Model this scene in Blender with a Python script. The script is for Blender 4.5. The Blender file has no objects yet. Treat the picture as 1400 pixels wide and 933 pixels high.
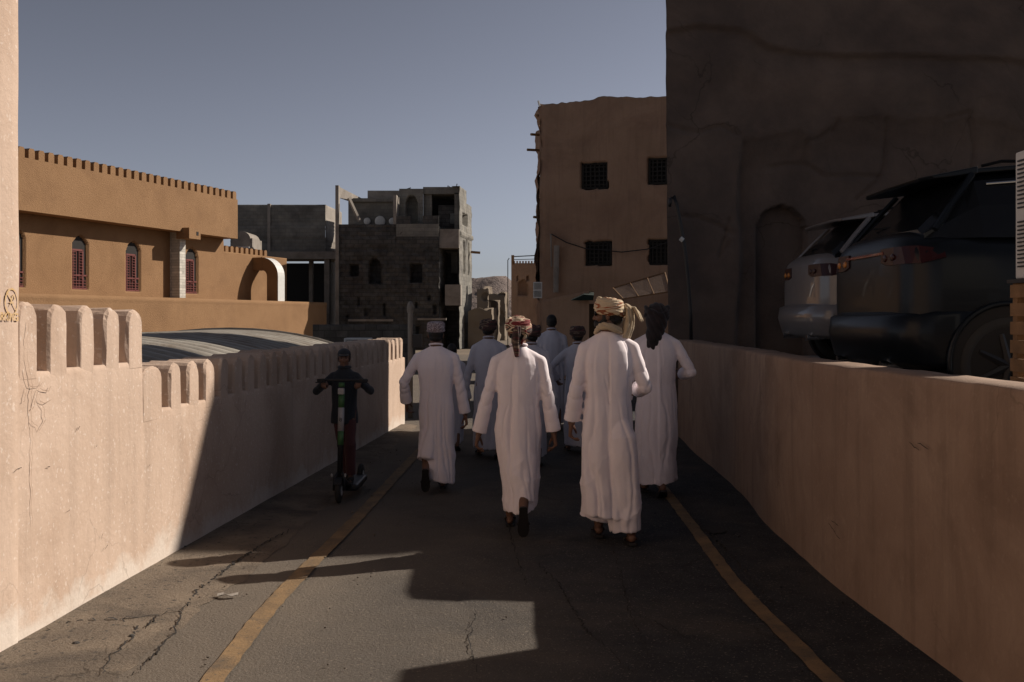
import bpy, bmesh, math, random
import numpy as np
from mathutils import Vector, Matrix
random.seed(7)
R = math.radians
S = bpy.context.scene
C = S.collection

# ------------------------------------------------------------------ camera
EYE = 1.70
cd = bpy.data.cameras.new('camera'); cam = bpy.data.objects.new('camera', cd); C.objects.link(cam)
cam.location = (0, 0, EYE); cam.rotation_euler = (R(90), 0, 0)
cd.lens = 35.0; cd.sensor_width = 36.0; cd.shift_y = -0.0225
cd.clip_start = 0.05; cd.clip_end = 20000
S.camera = cam
S.render.resolution_x = 1024; S.render.resolution_y = 682

# ------------------------------------------------------------------ sky and sun
L = Vector((1.0, 0.46, 0.72)).normalized()          # towards the sun
elev = math.asin(L.z); azim = math.atan2(L.x, L.y)   # azimuth clockwise from +Y
W = bpy.data.worlds.new('World'); S.world = W; W.use_nodes = True
nt = W.node_tree; nt.nodes.clear()
sky = nt.nodes.new('ShaderNodeTexSky'); sky.sky_type = 'NISHITA'; sky.sun_disc = False
sky.sun_elevation = elev; sky.sun_rotation = azim
sky.air_density = 1.0; sky.dust_density = 1.0; sky.ozone_density = 2.0; sky.altitude = 1500
hs = nt.nodes.new('ShaderNodeHueSaturation'); hs.inputs['Saturation'].default_value = 0.250
bg = nt.nodes.new('ShaderNodeBackground'); bg.inputs['Strength'].default_value = 0.10
wo = nt.nodes.new('ShaderNodeOutputWorld')
tint = nt.nodes.new('ShaderNodeMix'); tint.data_type = 'RGBA'; tint.blend_type = 'MULTIPLY'; tint.inputs[0].default_value = 1.0; tint.inputs[7].default_value = (0.99, 0.985, 1.04, 1)
nt.links.new(sky.outputs[0], hs.inputs['Color']); nt.links.new(hs.outputs[0], tint.inputs[6]); 
ga = nt.nodes.new('ShaderNodeGamma'); ga.inputs[1].default_value = 1.62      # sky graded to a steeper fall from horizon to zenith
sc1 = nt.nodes.new('ShaderNodeVectorMath'); sc1.operation = 'SCALE'; sc1.inputs['Scale'].default_value = 0.20
sc2 = nt.nodes.new('ShaderNodeVectorMath'); sc2.operation = 'SCALE'; sc2.inputs['Scale'].default_value = 2.35
mn = nt.nodes.new('ShaderNodeVectorMath'); mn.operation = 'MINIMUM'; mn.inputs[1].default_value = (9, 9, 9)
nt.links.new(tint.outputs[2], sc1.inputs[0]); nt.links.new(sc1.outputs[0], ga.inputs[0]); nt.links.new(ga.outputs[0], sc2.inputs[0]); nt.links.new(sc2.outputs[0], mn.inputs[0]); nt.links.new(mn.outputs[0], bg.inputs[0]); nt.links.new(bg.outputs[0], wo.inputs[0])
sl = bpy.data.lights.new('sun', 'SUN'); sl.energy = 5.0; sl.angle = R(0.5); sl.color = (1.0, 0.89, 0.77)
so = bpy.data.objects.new('sun', sl); C.objects.link(so); so.location = (20, 8, 20)
so.rotation_euler = L.to_track_quat('Z', 'Y').to_euler()
S.view_settings.view_transform = 'Standard'; S.view_settings.look = 'None'
S.view_settings.exposure = 0.2; S.view_settings.gamma = 1.0
S.render.engine = 'CYCLES'
S.cycles.max_bounces = 8; S.cycles.diffuse_bounces = 5

# ------------------------------------------------------------------ materials
def mat(name, c, c2=None, scale=3.0, rough=0.9, bump=0.15, bscale=40.0, metal=0.0, spec=0.3, stain=None, stain_scale=0.7,
        stain_amt=0.5, streak=0.0, speck=None, speck_scale=30, speck_amt=0.0, low=None, coat=0.0, bdist=0.02, brick=None, cracks=0.0, crack_scale=1.2):
    m = bpy.data.materials.new(name); m.use_nodes = True
    n = m.node_tree; N = n.nodes; K = n.links
    b = N['Principled BSDF']
    b.inputs['Roughness'].default_value = rough; b.inputs['Metallic'].default_value = metal
    b.inputs['Specular IOR Level'].default_value = spec
    b.inputs['Coat Weight'].default_value = coat
    tc = N.new('ShaderNodeTexCoord'); co = tc.outputs['Object']
    def noise(sc, det=6, rg=0.6, vec=None, dist=0.0):
        t = N.new('ShaderNodeTexNoise'); t.inputs['Scale'].default_value = sc; t.inputs['Detail'].default_value = det
        t.inputs['Roughness'].default_value = rg; t.inputs['Distortion'].default_value = dist
        K.new(vec if vec else co, t.inputs['Vector']); return t.outputs[0]
    def ramp(fac, a, bb):
        r = N.new('ShaderNodeMapRange'); r.inputs[1].default_value = a; r.inputs[2].default_value = bb
        K.new(fac, r.inputs[0]); return r.outputs[0]
    def mul(x, y):
        q = N.new('ShaderNodeMath'); q.operation = 'MULTIPLY'
        for i, v in enumerate((x, y)):
            if isinstance(v, (int, float)): q.inputs[i].default_value = v
            else: K.new(v, q.inputs[i])
        return q.outputs[0]
    def mix(fac, a, bb):
        q = N.new('ShaderNodeMix'); q.data_type = 'RGBA'
        if isinstance(fac, (int, float)): q.inputs[0].default_value = fac
        else: K.new(fac, q.inputs[0])
        for i, v in ((6, a), (7, bb)):
            if isinstance(v, tuple): q.inputs[i].default_value = (*v, 1)
            else: K.new(v, q.inputs[i])
        return q.outputs[2]
    c2 = c2 or tuple(x * 0.78 for x in c)
    col = mix(ramp(noise(scale), 0.35, 0.65), c, c2)
    if stain:
        col = mix(mul(ramp(noise(stain_scale, 8, 0.65, dist=0.6), 0.48, 0.66), stain_amt), col, stain)
    if streak:
        mp = N.new('ShaderNodeMapping'); mp.inputs['Scale'].default_value = (5, 5, 0.35); K.new(co, mp.inputs[0])
        col = mix(mul(ramp(noise(1.6, 5, 0.6, mp.outputs[0]), 0.5, 0.72), streak), col, tuple(x * 0.45 for x in c))
    if speck:
        col = mix(mul(ramp(noise(speck_scale, 3, 0.5), 0.62, 0.68), speck_amt), col, speck)
    if low:   # (height, colour, amount): a stain band near the foot
        sx = N.new('ShaderNodeSeparateXYZ'); K.new(co, sx.inputs[0])
        zz = N.new('ShaderNodeMath'); zz.operation = 'ADD'; K.new(sx.outputs[2], zz.inputs[0])
        K.new(mul(noise(2.2, 6, 0.7), -low[0] * 1.6), zz.inputs[1])
        r = N.new('ShaderNodeMapRange'); r.inputs[1].default_value = -low[0] * 0.45; r.inputs[2].default_value = -low[0] * 0.72
        K.new(zz.outputs[0], r.inputs[0]); col = mix(mul(r.outputs[0], low[2]), col, low[1])
    h = noise(bscale, 8, 0.65)
    if brick:
        bt = N.new('ShaderNodeTexBrick'); bt.inputs['Scale'].default_value = 1.0
        bt.inputs['Brick Width'].default_value = brick[0]; bt.inputs['Row Height'].default_value = brick[1]
        bt.inputs['Mortar Size'].default_value = brick[2]; bt.inputs['Mortar Smooth'].default_value = 0.3
        bt.inputs['Color1'].default_value = (1, 1, 1, 1); bt.inputs['Color2'].default_value = (0.62, 0.62, 0.62, 1); bt.inputs['Mortar'].default_value = (0.45, 0.45, 0.45, 1)
        sx = N.new('ShaderNodeSeparateXYZ'); K.new(co, sx.inputs[0])
        ad = N.new('ShaderNodeMath'); K.new(sx.outputs[0], ad.inputs[0]); K.new(sx.outputs[1], ad.inputs[1])
        cb = N.new('ShaderNodeCombineXYZ'); K.new(ad.outputs[0], cb.inputs[0]); K.new(sx.outputs[2], cb.inputs[1])
        K.new(cb.outputs[0], bt.inputs['Vector'])
        q = N.new('ShaderNodeMix'); q.data_type = 'RGBA'; q.blend_type = 'MULTIPLY'; q.inputs[0].default_value = brick[3]
        K.new(col, q.inputs[6]); K.new(bt.outputs['Color'], q.inputs[7]); col = q.outputs[2]
    if cracks:
        nz = N.new('ShaderNodeTexNoise'); nz.inputs['Scale'].default_value = 1.5; nz.inputs['Detail'].default_value = 8; K.new(co, nz.inputs['Vector'])
        vm = N.new('ShaderNodeVectorMath'); vm.operation = 'MULTIPLY_ADD'; vm.inputs[1].default_value = (0.9, 0.9, 0.9)
        K.new(nz.outputs['Color'], vm.inputs[0]); K.new(co, vm.inputs[2])
        v = N.new('ShaderNodeTexVoronoi'); v.feature = 'DISTANCE_TO_EDGE'; v.inputs['Scale'].default_value = crack_scale; K.new(vm.outputs[0], v.inputs['Vector'])
        cr = ramp(v.outputs[0], 0.012, 0.0)
        cr = mul(cr, ramp(noise(0.8, 2), 0.5, 0.6))
        col = mix(mul(cr, cracks), col, tuple(x * 0.25 for x in c))
    K.new(col, b.inputs['Base Color'])
    bp = N.new('ShaderNodeBump'); bp.inputs['Strength'].default_value = bump; bp.inputs['Distance'].default_value = bdist
    K.new(h, bp.inputs['Height']); K.new(bp.outputs[0], b.inputs['Normal'])
    return m

def plain(name, c, rough=0.6, metal=0.0, spec=0.4, coat=0.0, bump=0.05, bscale=80, var=0.9, scale=8):
    return mat(name, c, tuple(x * var for x in c), scale, rough, bump, bscale, metal, spec, coat=coat, bdist=0.004)

M = {}
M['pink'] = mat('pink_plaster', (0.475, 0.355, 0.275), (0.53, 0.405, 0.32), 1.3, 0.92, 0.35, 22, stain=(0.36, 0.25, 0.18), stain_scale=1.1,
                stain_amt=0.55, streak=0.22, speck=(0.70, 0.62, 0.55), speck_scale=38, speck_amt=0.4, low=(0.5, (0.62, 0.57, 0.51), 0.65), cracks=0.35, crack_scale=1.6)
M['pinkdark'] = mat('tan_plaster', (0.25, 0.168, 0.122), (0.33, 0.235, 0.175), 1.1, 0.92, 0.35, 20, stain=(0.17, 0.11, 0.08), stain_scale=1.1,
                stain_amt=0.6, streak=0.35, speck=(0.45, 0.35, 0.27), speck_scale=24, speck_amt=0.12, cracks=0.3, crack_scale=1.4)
M['brown'] = mat('ochre_render', (0.27, 0.158, 0.080), (0.24, 0.138, 0.068), 0.8, 0.95, 0.6, 25, stain=(0.18, 0.10, 0.05), stain_scale=0.5, stain_amt=0.5, bdist=0.05)
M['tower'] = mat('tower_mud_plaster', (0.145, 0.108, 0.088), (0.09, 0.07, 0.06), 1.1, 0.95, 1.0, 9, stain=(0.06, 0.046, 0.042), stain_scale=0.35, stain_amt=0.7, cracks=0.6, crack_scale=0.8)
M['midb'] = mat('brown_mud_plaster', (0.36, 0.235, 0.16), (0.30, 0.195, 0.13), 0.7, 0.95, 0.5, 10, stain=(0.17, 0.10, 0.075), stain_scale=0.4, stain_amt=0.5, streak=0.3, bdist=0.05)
M['block'] = mat('grey_concrete_block', (0.27, 0.255, 0.22), (0.17, 0.165, 0.15), 0.9, 0.95, 0.5, 12, stain=(0.10, 0.095, 0.09), stain_scale=0.6, stain_amt=0.6, brick=(0.4, 0.2, 0.015, 0.5))
M['stone'] = mat('rough_grey_stone', (0.125, 0.12, 0.112), (0.062, 0.061, 0.059), 1.6, 0.95, 0.8, 8, stain=(0.07, 0.06, 0.055), stain_scale=0.7, stain_amt=0.6, brick=(0.45, 0.22, 0.02, 0.8), bdist=0.06)
M['conc'] = mat('weathered_concrete', (0.30, 0.27, 0.235), (0.24, 0.215, 0.19), 1.5, 0.92, 0.4, 20, stain=(0.14, 0.12, 0.10), stain_scale=1.2, stain_amt=0.6)
M['asphalt'] = mat('dusty_sun_toned_asphalt', (0.042, 0.042, 0.044), (0.025, 0.026, 0.029), 5.0, 0.94, 1.0, 60, stain=(0.12, 0.098, 0.076), stain_scale=0.5, stain_amt=0.55, speck=(0.19, 0.165, 0.135), speck_scale=70, speck_amt=0.8, cracks=0.5, crack_scale=0.5, bdist=0.012)
def dust_and_sun_by_x(m, c, x0, x1, amt):
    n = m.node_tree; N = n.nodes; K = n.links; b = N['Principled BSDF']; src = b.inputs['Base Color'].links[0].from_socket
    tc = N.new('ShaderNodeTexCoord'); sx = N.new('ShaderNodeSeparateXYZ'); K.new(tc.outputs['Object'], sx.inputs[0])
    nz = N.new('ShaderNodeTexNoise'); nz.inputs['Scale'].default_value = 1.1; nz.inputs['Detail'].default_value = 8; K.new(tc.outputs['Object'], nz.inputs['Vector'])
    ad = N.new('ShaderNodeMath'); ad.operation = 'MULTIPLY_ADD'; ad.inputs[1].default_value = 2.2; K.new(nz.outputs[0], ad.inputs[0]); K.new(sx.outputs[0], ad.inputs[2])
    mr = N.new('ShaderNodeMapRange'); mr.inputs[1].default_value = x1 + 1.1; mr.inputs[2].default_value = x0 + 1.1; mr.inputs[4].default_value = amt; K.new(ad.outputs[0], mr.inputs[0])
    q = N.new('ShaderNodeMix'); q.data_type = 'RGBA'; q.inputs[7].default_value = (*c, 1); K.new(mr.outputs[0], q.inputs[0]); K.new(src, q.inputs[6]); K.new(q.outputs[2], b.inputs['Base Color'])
dust_and_sun_by_x(M['asphalt'], (0.20, 0.165, 0.128), -1.5, 0.9, 0.58)  # tan left: dust plus painted-in sunlight; right kept dark as painted shade
M['gutter'] = mat('dusty_concrete_strip', (0.20, 0.16, 0.12), (0.13, 0.105, 0.082), 2.4, 0.95, 0.8, 45, stain=(0.062, 0.052, 0.044), stain_scale=1.3, stain_amt=0.75, speck=(0.05, 0.045, 0.04), speck_scale=26, speck_amt=0.8, cracks=0.9, crack_scale=1.1)
M['yellow'] = mat('worn_yellow_paint', (0.25, 0.165, 0.085), (0.17, 0.115, 0.065), 6, 0.85, 0.6, 60, stain=(0.10, 0.08, 0.06), stain_scale=4.0, stain_amt=0.8, speck=(0.09, 0.075, 0.06), speck_scale=50, speck_amt=0.9, bdist=0.01)
M['earth'] = mat('dusty_earth', (0.20, 0.16, 0.12), (0.15, 0.12, 0.09), 0.4, 0.95, 0.6, 8)
M['rock'] = mat('bare_rock', (0.20, 0.155, 0.135), (0.15, 0.12, 0.11), 0.012, 0.95, 1.0, 0.02, bdist=20)
M['tin'] = mat('corrugated_tin', (0.36, 0.335, 0.29), (0.26, 0.235, 0.20), 1.2, 0.6, 0.3, 15, metal=0.1, stain=(0.16, 0.11, 0.07), stain_scale=1.5, stain_amt=0.6, spec=0.5)
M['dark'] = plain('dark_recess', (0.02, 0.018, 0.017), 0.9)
M['lattice'] = plain('dark_lattice_wood', (0.022, 0.020, 0.017), 0.8)
M['redgrille'] = plain('red_painted_grille', (0.13, 0.024, 0.018), 0.6)
M['glass'] = plain('dark_glass', (0.008, 0.009, 0.011), 0.15, spec=0.25)
M['whitem'] = plain('white_metal', (0.62, 0.62, 0.60), 0.45)
M['tile'] = mat('white_tile', (0.66, 0.63, 0.56), None, 5, 0.5, 0.2, 20, brick=(0.5, 0.12, 0.012, 0.8))
M['blackm'] = plain('black_metal', (0.018, 0.018, 0.02), 0.45)
M['wood'] = mat('weathered_wood', (0.26, 0.15, 0.075), (0.17, 0.10, 0.05), 6, 0.8, 0.5, 30)
M['greenm'] = plain('green_canvas', (0.006, 0.018, 0.014), 0.8)
M['stencil'] = mat('ochre_spray_paint', (0.52, 0.34, 0.14), (0.52, 0.37, 0.22), 20, 0.9, 0.2, 40)
M['crack'] = plain('scuff_dirt', (0.05, 0.035, 0.028), 0.95)  # dark dirt tone of the wall scuffs
M['crackp'] = plain('hairline_crack_dirt', (0.30, 0.21, 0.155), 0.95)

# ------------------------------------------------------------------ helpers
def wloc(o):
    v = Vector((0, 0, 0))
    while o: v += o.location; o = o.parent
    return v
def tag(o, label=None, cat=None, group=None, kind=None):
    if label: o['label'] = label
    if cat: o['category'] = cat
    if group: o['group'] = group
    if kind: o['kind'] = kind
    return o
def thing(name, label, cat, loc=(0, 0, 0), rotz=0, group=None):
    o = bpy.data.objects.new(name, None); C.objects.link(o); o.location = loc; o.rotation_euler = (0, 0, rotz)
    o.empty_display_size = 0.2
    return tag(o, label, cat, group)
def link(name, me, m, parent=None, smooth=False):
    o = bpy.data.objects.new(name, me); C.objects.link(o)
    if m is not None:
        me.materials.clear()
        for q in (m if isinstance(m, (list, tuple)) else [m]): me.materials.append(q)
    if smooth: me.polygons.foreach_set('use_smooth', [True] * len(me.polygons))
    if parent: o.parent = parent
    return o
class MB:
    """collects shapes; build() makes ONE mesh object. Coordinates are world unless local=True"""
    def __init__(s): s.v = []; s.f = []
    def add(s, vs, fs):
        k = len(s.v); s.v += [tuple(p) for p in vs]; s.f += [tuple(i + k for i in f) for f in fs]; return s
    def box(s, x0, x1, y0, y1, z0, z1):
        return s.hexa([(x0, y0, z0), (x1, y0, z0), (x1, y1, z0), (x0, y1, z0), (x0, y0, z1), (x1, y0, z1), (x1, y1, z1), (x0, y1, z1)])
    def hexa(s, p):
        return s.add(p, [(3, 2, 1, 0), (4, 5, 6, 7), (0, 1, 5, 4), (1, 2, 6, 5), (2, 3, 7, 6), (3, 0, 4, 7)])
    def obox(s, c, u, hw, hd, z0, z1):
        """box around c=(x,y), long axis u (unit 2d), half length hw, half depth hd"""
        ux, uy = u; nx, ny = -uy, ux
        q = [(c[0] + a * hw * ux + b * hd * nx, c[1] + a * hw * uy + b * hd * ny) for a, b in ((-1, -1), (1, -1), (1, 1), (-1, 1))]
        return s.hexa([(x, y, z0) for x, y in q] + [(x, y, z1) for x, y in q])
    def prism(s, poly, z0, z1, z1b=None):
        n = len(poly); vs = [(x, y, z0) for x, y in poly] + [(x, y, z1) for x, y in poly]
        return s.add(vs, [tuple(range(n))[::-1], tuple(range(n, 2 * n))] + [(i, (i + 1) % n, (i + 1) % n + n, i + n) for i in range(n)])
    def tube(s, pts, rad, n=10, flat=1.0, caps=True):
        pts = [Vector(p) for p in pts]; rr = rad if isinstance(rad, (list, tuple)) else [rad] * len(pts)
        rings = []; up = None
        for i, p in enumerate(pts):
            d = (pts[min(i + 1, len(pts) - 1)] - pts[max(i - 1, 0)]).normalized()
            if up is None: up = Vector((0, 0, 1)) if abs(d.z) < 0.9 else Vector((1, 0, 0))
            a = d.cross(up).normalized(); b = a.cross(d).normalized(); up = b
            rings.append([p + (a * math.cos(t) + b * math.sin(t) * flat) * rr[i] for t in [2 * math.pi * k / n for k in range(n)]])
        vs = [v for r in rings for v in r]; fs = []
        for i in range(len(rings) - 1):
            for k in range(n): fs.append((i * n + k, i * n + (k + 1) % n, (i + 1) * n + (k + 1) % n, (i + 1) * n + k))
        if caps: fs += [tuple(range(n))[::-1], tuple(range((len(rings) - 1) * n, len(rings) * n))]
        return s.add(vs, fs)
    def loft(s, rings, caps=True):
        n = len(rings[0]); vs = [v for r in rings for v in r]; fs = []
        for i in range(len(rings) - 1):
            for k in range(n): fs.append((i * n + k, i * n + (k + 1) % n, (i + 1) * n + (k + 1) % n, (i + 1) * n + k))
        if caps: fs += [tuple(range(n))[::-1], tuple(range((len(rings) - 1) * n, len(rings) * n))]
        return s.add(vs, fs)
    def ell(s, c, r, rot=None, nu=14, nv=9):
        c = Vector(c); vs = []; fs = []
        for j in range(nv + 1):
            ph = math.pi * j / nv
            for i in range(nu):
                th = 2 * math.pi * i / nu
                p = Vector((r[0] * math.sin(ph) * math.cos(th), r[1] * math.sin(ph) * math.sin(th), r[2] * math.cos(ph)))
                if rot: p = rot @ p
                vs.append(c + p)
        for j in range(nv):
            for i in range(nu): fs.append((j * nu + i, (j + 1) * nu + i, (j + 1) * nu + (i + 1) % nu, j * nu + (i + 1) % nu))
        return s.add(vs, fs)
    def cap(s, a, ra, b, rb, n=12):
        """tapered capsule"""
        a = Vector(a); b = Vector(b); d = b - a; l = d.length or 1e-4; d = d / l
        pts = []; rr = []
        for k in range(4): t = math.pi / 2 * (1 - k / 4); pts.append(a - d * ra * math.sin(t)); rr.append(max(ra * math.cos(t), 0.001))
        pts.append(a); rr.append(ra); pts.append(b); rr.append(rb)
        for k in range(1, 5): t = math.pi / 2 * k / 4; pts.append(b + d * rb * math.sin(t)); rr.append(max(rb * math.cos(t), 0.001))
        return s.tube(pts, rr, n)
    def build(s, name, m, parent=None, local=False, smooth=False, bevel=0.0, split=None):
        o_ = Vector((0, 0, 0)) if (local or not parent) else wloc(parent)
        me = bpy.data.meshes.new(name)
        me.from_pydata([(p[0] - o_.x, p[1] - o_.y, p[2] - o_.z) for p in s.v], [], s.f); me.validate()
        bm = bmesh.new(); bm.from_mesh(me); bmesh.ops.recalc_face_normals(bm, faces=bm.faces); bm.to_mesh(me); bm.free()
        o = link(name, me, m, parent, smooth)
        if bevel:
            b = o.modifiers.new('b', 'BEVEL'); b.width = bevel; b.segments = 2; b.limit_method = 'ANGLE'
        return o
def vnoise(x, y, seed=0):
    x = np.asarray(x, float); y = np.asarray(y, float)
    xi = np.floor(x); yi = np.floor(y); fx = x - xi; fy = y - yi
    fx = fx * fx * (3 - 2 * fx); fy = fy * fy * (3 - 2 * fy)
    def h(a, b): 
        q = np.sin(a * 127.1 + b * 311.7 + seed * 74.7) * 43758.5453
        return q - np.floor(q)
    return (h(xi, yi) * (1 - fx) + h(xi + 1, yi) * fx) * (1 - fy) + (h(xi, yi + 1) * (1 - fx) + h(xi + 1, yi + 1) * fx) * fy
def fbm(x, y, seed=0, o=4):
    r = 0; a = 0.5
    for k in range(o): r = r + a * vnoise(np.asarray(x) * 2 ** k, np.asarray(y) * 2 ** k, seed + k); a *= 0.5
    return r
def sstep(a, b, x):
    t = np.clip((x - a) / (b - a), 0, 1); return t * t * (3 - 2 * t)
def grid_mesh(name, P, m, parent=None, smooth=True):
    """P: array (nv, nu, 3) world"""
    nv, nu, _ = P.shape
    off = np.array(wloc(parent)) if parent else np.zeros(3)
    v = (P - off).reshape(-1, 3)
    idx = np.arange(nv * nu).reshape(nv, nu)
    f = np.stack([idx[:-1, :-1], idx[:-1, 1:], idx[1:, 1:], idx[1:, :-1]], -1).reshape(-1, 4)
    me = bpy.data.meshes.new(name)
    me.vertices.add(len(v)); me.vertices.foreach_set('co', v.ravel())
    me.loops.add(f.size); me.loops.foreach_set('vertex_index', f.ravel().astype(np.int32))
    me.polygons.add(len(f)); me.polygons.foreach_set('loop_start', np.arange(0, f.size, 4, dtype=np.int32))
    me.update(calc_edges=True); me.validate()
    return link(name, me, m, parent, smooth)
def facade(name, A, B, z0, z1, depth, m, parent, step=0.05, smooth=False, cap=True, topfn=None):
    """wall face from A to B (xy), z0..z1; depth(u,z)->metres pushed INTO the wall. Front faces the side to the right of A->B.
       topfn(u) gives an uneven top height"""
    A = np.array(A, float); B = np.array(B, float); d = B - A; ln = np.hypot(*d); d = d / ln
    nrm = np.array([d[1], -d[0]])           # outward
    nu = max(2, int(ln / step) + 1); nz = max(2, int((z1 - z0) / step) + 1)
    u = np.linspace(0, ln, nu); t = np.linspace(0, 1, nz)
    U, T = np.meshgrid(u, t)
    top = topfn(U) if topfn is not None else np.full_like(U, z1)
    Z = z0 + (top - z0) * T
    D = depth(U, Z)
    P = np.stack([A[0] + d[0] * U - nrm[0] * D, A[1] + d[1] * U - nrm[1] * D, Z], -1)
    if cap:   # fold the rim back so that the face has thickness
        back = P[-1:].copy(); back[..., 0] = A[0] + d[0] * U[-1] - nrm[0] * 0.45; back[..., 1] = A[1] + d[1] * U[-1] - nrm[1] * 0.45
        P = np.concatenate([P, back], 0)
    return grid_mesh(name, P, m, parent, smooth)
def inrect(U, Z, u0, u1, z0, z1): return ((U > u0) & (U < u1) & (Z > z0) & (Z < z1)).astype(float)
def arch(U, Z, uc, w, z0, zs, zt):
    """pointed arch opening mask: centre uc, width w, sill z0, spring zs, apex zt"""
    h = w / 2; t = np.clip((Z - zs) / (zt - zs), 0, 1)
    half = np.where(Z < zs, h, h * np.sqrt(np.clip(1 - t ** 1.6, 0, 1)))
    return ((np.abs(U - uc) < half) & (Z > z0) & (Z < zt)).astype(float)
def PX(px, py, Y): return ((px - 700) / 1361 * Y, Y, EYE - (py - 435) / 1361 * Y)

# ================================================================== THE SETTING
def sheet(name, poly, z, m, kind='structure'):
    me = bpy.data.meshes.new(name); me.from_pydata([(x, y, z) for x, y in poly], [], [tuple(range(len(poly)))])
    return tag(link(name, me, m), kind=kind)
def lwx(y): return -2.59 + 0.0775 * (y - 5.03)       # inner face of the left wall
RW = np.array([(2.22, -2.0), (2.20, 1.0), (2.12, 4.65), (2.04, 6.34), (2.10, 8.26), (2.25, 9.9), (2.30, 12.5), (2.42, 14.5)])
def rwx(y): return float(np.interp(y, RW[:, 1], RW[:, 0]))
sheet('ground', [(-6000, -400), (6000, -400), (6000, 6000), (-6000, 6000)], -0.03, M['earth'])
# road, gently uneven
ys = np.linspace(-6, 46, 261); xs = np.linspace(-1, 1, 41)
YY, XX = np.meshgrid(ys, xs, indexing='ij')
lx = np.where(YY < 16, lwx(YY), -1.74 - 1.2 * (YY - 16) * 0.3); rx = np.where(YY < 14.5, np.interp(YY, RW[:, 1], RW[:, 0]) + 0.1, 2.5 + (YY - 14.5) * 0.6)
XX = lx - 0.1 + (rx - lx + 0.1) * (XX + 1) / 2
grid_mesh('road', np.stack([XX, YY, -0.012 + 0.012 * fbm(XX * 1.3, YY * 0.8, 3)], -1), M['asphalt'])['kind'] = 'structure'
# concrete strip along the left wall with an irregular broken edge
ys = np.linspace(-5, 15.8, 420)
row = []
for t in (0, .33, .66, 1):
    e = -1.82 + 0.16 * (fbm(ys * 1.7, 0 * ys, 9) - 0.5) + 0.05 * (vnoise(ys * 9, 0 * ys, 4) - 0.5) + 0.03 * (ys - 5) * (ys > 5)
    x0 = lwx(ys) - 0.05; x = x0 + (e - x0) * t
    row.append(np.stack([x, ys, 0.012 - (0.018 if t == 1 else 0) + 0.004 * vnoise(ys * 4, x * 5, 2) + 0.05 * np.exp(-((x - x0) / 0.09) ** 2) * 0], -1))
grid_mesh('gutter_strip', np.stack(row, 0), M['gutter'])['kind'] = 'structure'
# painted edge lines: worn, slightly wavering
def paint(name, pts, w, seed):
    pts = np.array(pts, float); y = np.arange(pts[0, 1], pts[-1, 1], 0.04); x = np.interp(y, pts[:, 1], pts[:, 0])
    k = np.ones(25) / 25; x = np.convolve(np.pad(x, 12, 'edge'), k, 'valid')
    w1 = w / 2 + 0.010 * (vnoise(y * 11, 0 * y, seed) - 0.5); w2 = w / 2 + 0.010 * (vnoise(y * 13, 0 * y, seed + 5) - 0.5)
    P = np.stack([np.stack([x - w1, y, 0 * y + 0.004], -1), np.stack([x + w2, y, 0 * y + 0.004], -1)], 0)
    tag(grid_mesh(name, P, M['yellow']), kind='structure')
paint('yellow_line', [(-1.35, 1), (-1.40, 4.65), (-1.43, 5.9), (-1.38, 7.0), (-1.31, 8.6), (-1.24, 11), (-1.1, 15)], 0.115, 1)
paint('yellow_line', [(1.56, 1), (1.50, 4.65), (1.42, 6.34), (1.46, 7.6), (1.50, 9.4), (1.55, 12.5), (1.65, 14.5)], 0.10, 8)
# raised parking platform on the right, and far terrace
pl = MB(); pl.prism([(rwx(y) + 0.2, y) for y in (-2, 1, 4.65, 8.26, 9.0, 9.9, 11.2, 14.55)] + [(26, 14.55), (26, 11.2), (26, 9.0), (26, -2)], -0.02, 0.95)
pl.v = [(x, y, z + (max(0, min(1, (y - 9) / 2.2)) * .2 if z > .5 else 0)) for x, y, z in pl.v]
tag(pl.build('parking_ground', M['conc']), kind='structure')
# mountains
xs = np.linspace(-2600, 2600, 260); ds = np.linspace(0, 1, 30)
Xm, Dm = np.meshgrid(xs, ds)
prof = 30 + 40 * fbm(Xm / 170, 0 * Xm, 5) + 42 * np.exp(-((Xm + 25) / 55) ** 2) + 20 * np.exp(-((Xm + 190) / 130) ** 2)
Zm = prof * np.sin(np.pi * Dm) ** 0.9 * (0.55 + 0.75 * fbm(Xm / 28, Dm * 9, 8)) + 5 * fbm(Xm / 9, Dm * 20, 2) - 4
Zm = Zm * 0.88
grid_mesh('mountains', np.stack([Xm, 1500 + 500 * Dm, Zm], -1), M['rock'], smooth=False)['kind'] = 'structure'

# ================================================================== LEFT: plaster parapet wall
def strip_wall(name, ys, xf, ztop, thick, m, parent, side=1, z0=-0.06, seed=0, amp=0.012):
    """swept wall; side=+1: visible face looks to +X"""
    sec = [(0, z0, 1), (0, 0.12, 1), (0, 0.3, 1), (0, 0.5, 1), (0, 0.7, 1), (0, 0.9, 1), (0, 0.975, 1), (0.004, 0.993, 1), (0.012, 1.0, 1), (thick * .5, 1.0, 1), (thick - .04, 1.0, 1), (thick - .01, .985, 1), (thick, 0.95, 1), (thick, z0, 1)]
    X = []; 
    for (o, t, _) in sec:
        z = np.where(t == z0, z0, ztop(ys) * t) if t != z0 else np.full_like(ys, z0)
        d = (1 if side < 0 else (1 if t < .6 else .4 if t < .8 else 0)) * amp * (fbm(ys * 1.1, z * 1.3, seed) - 0.5) * 2 + 0.006 * (vnoise(ys * 7, z * 9, seed + 3) - .5)
        X.append(np.stack([xf(ys) - side * o + d, ys, z + (0.008 * (vnoise(ys * 6, o * 20 + 0 * ys, seed + 7) - .5) if t > 0.9 else 0)], -1))
    P = np.stack(X, 0)
    if side < 0: P = P[:, ::-1]
    return grid_mesh(name, P, m, parent)
lw = thing('parapet_wall', 'sunlit pink plaster parapet wall with rounded merlons along the left of the road', 'wall', (-2.5, 6.6, 0))
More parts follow.
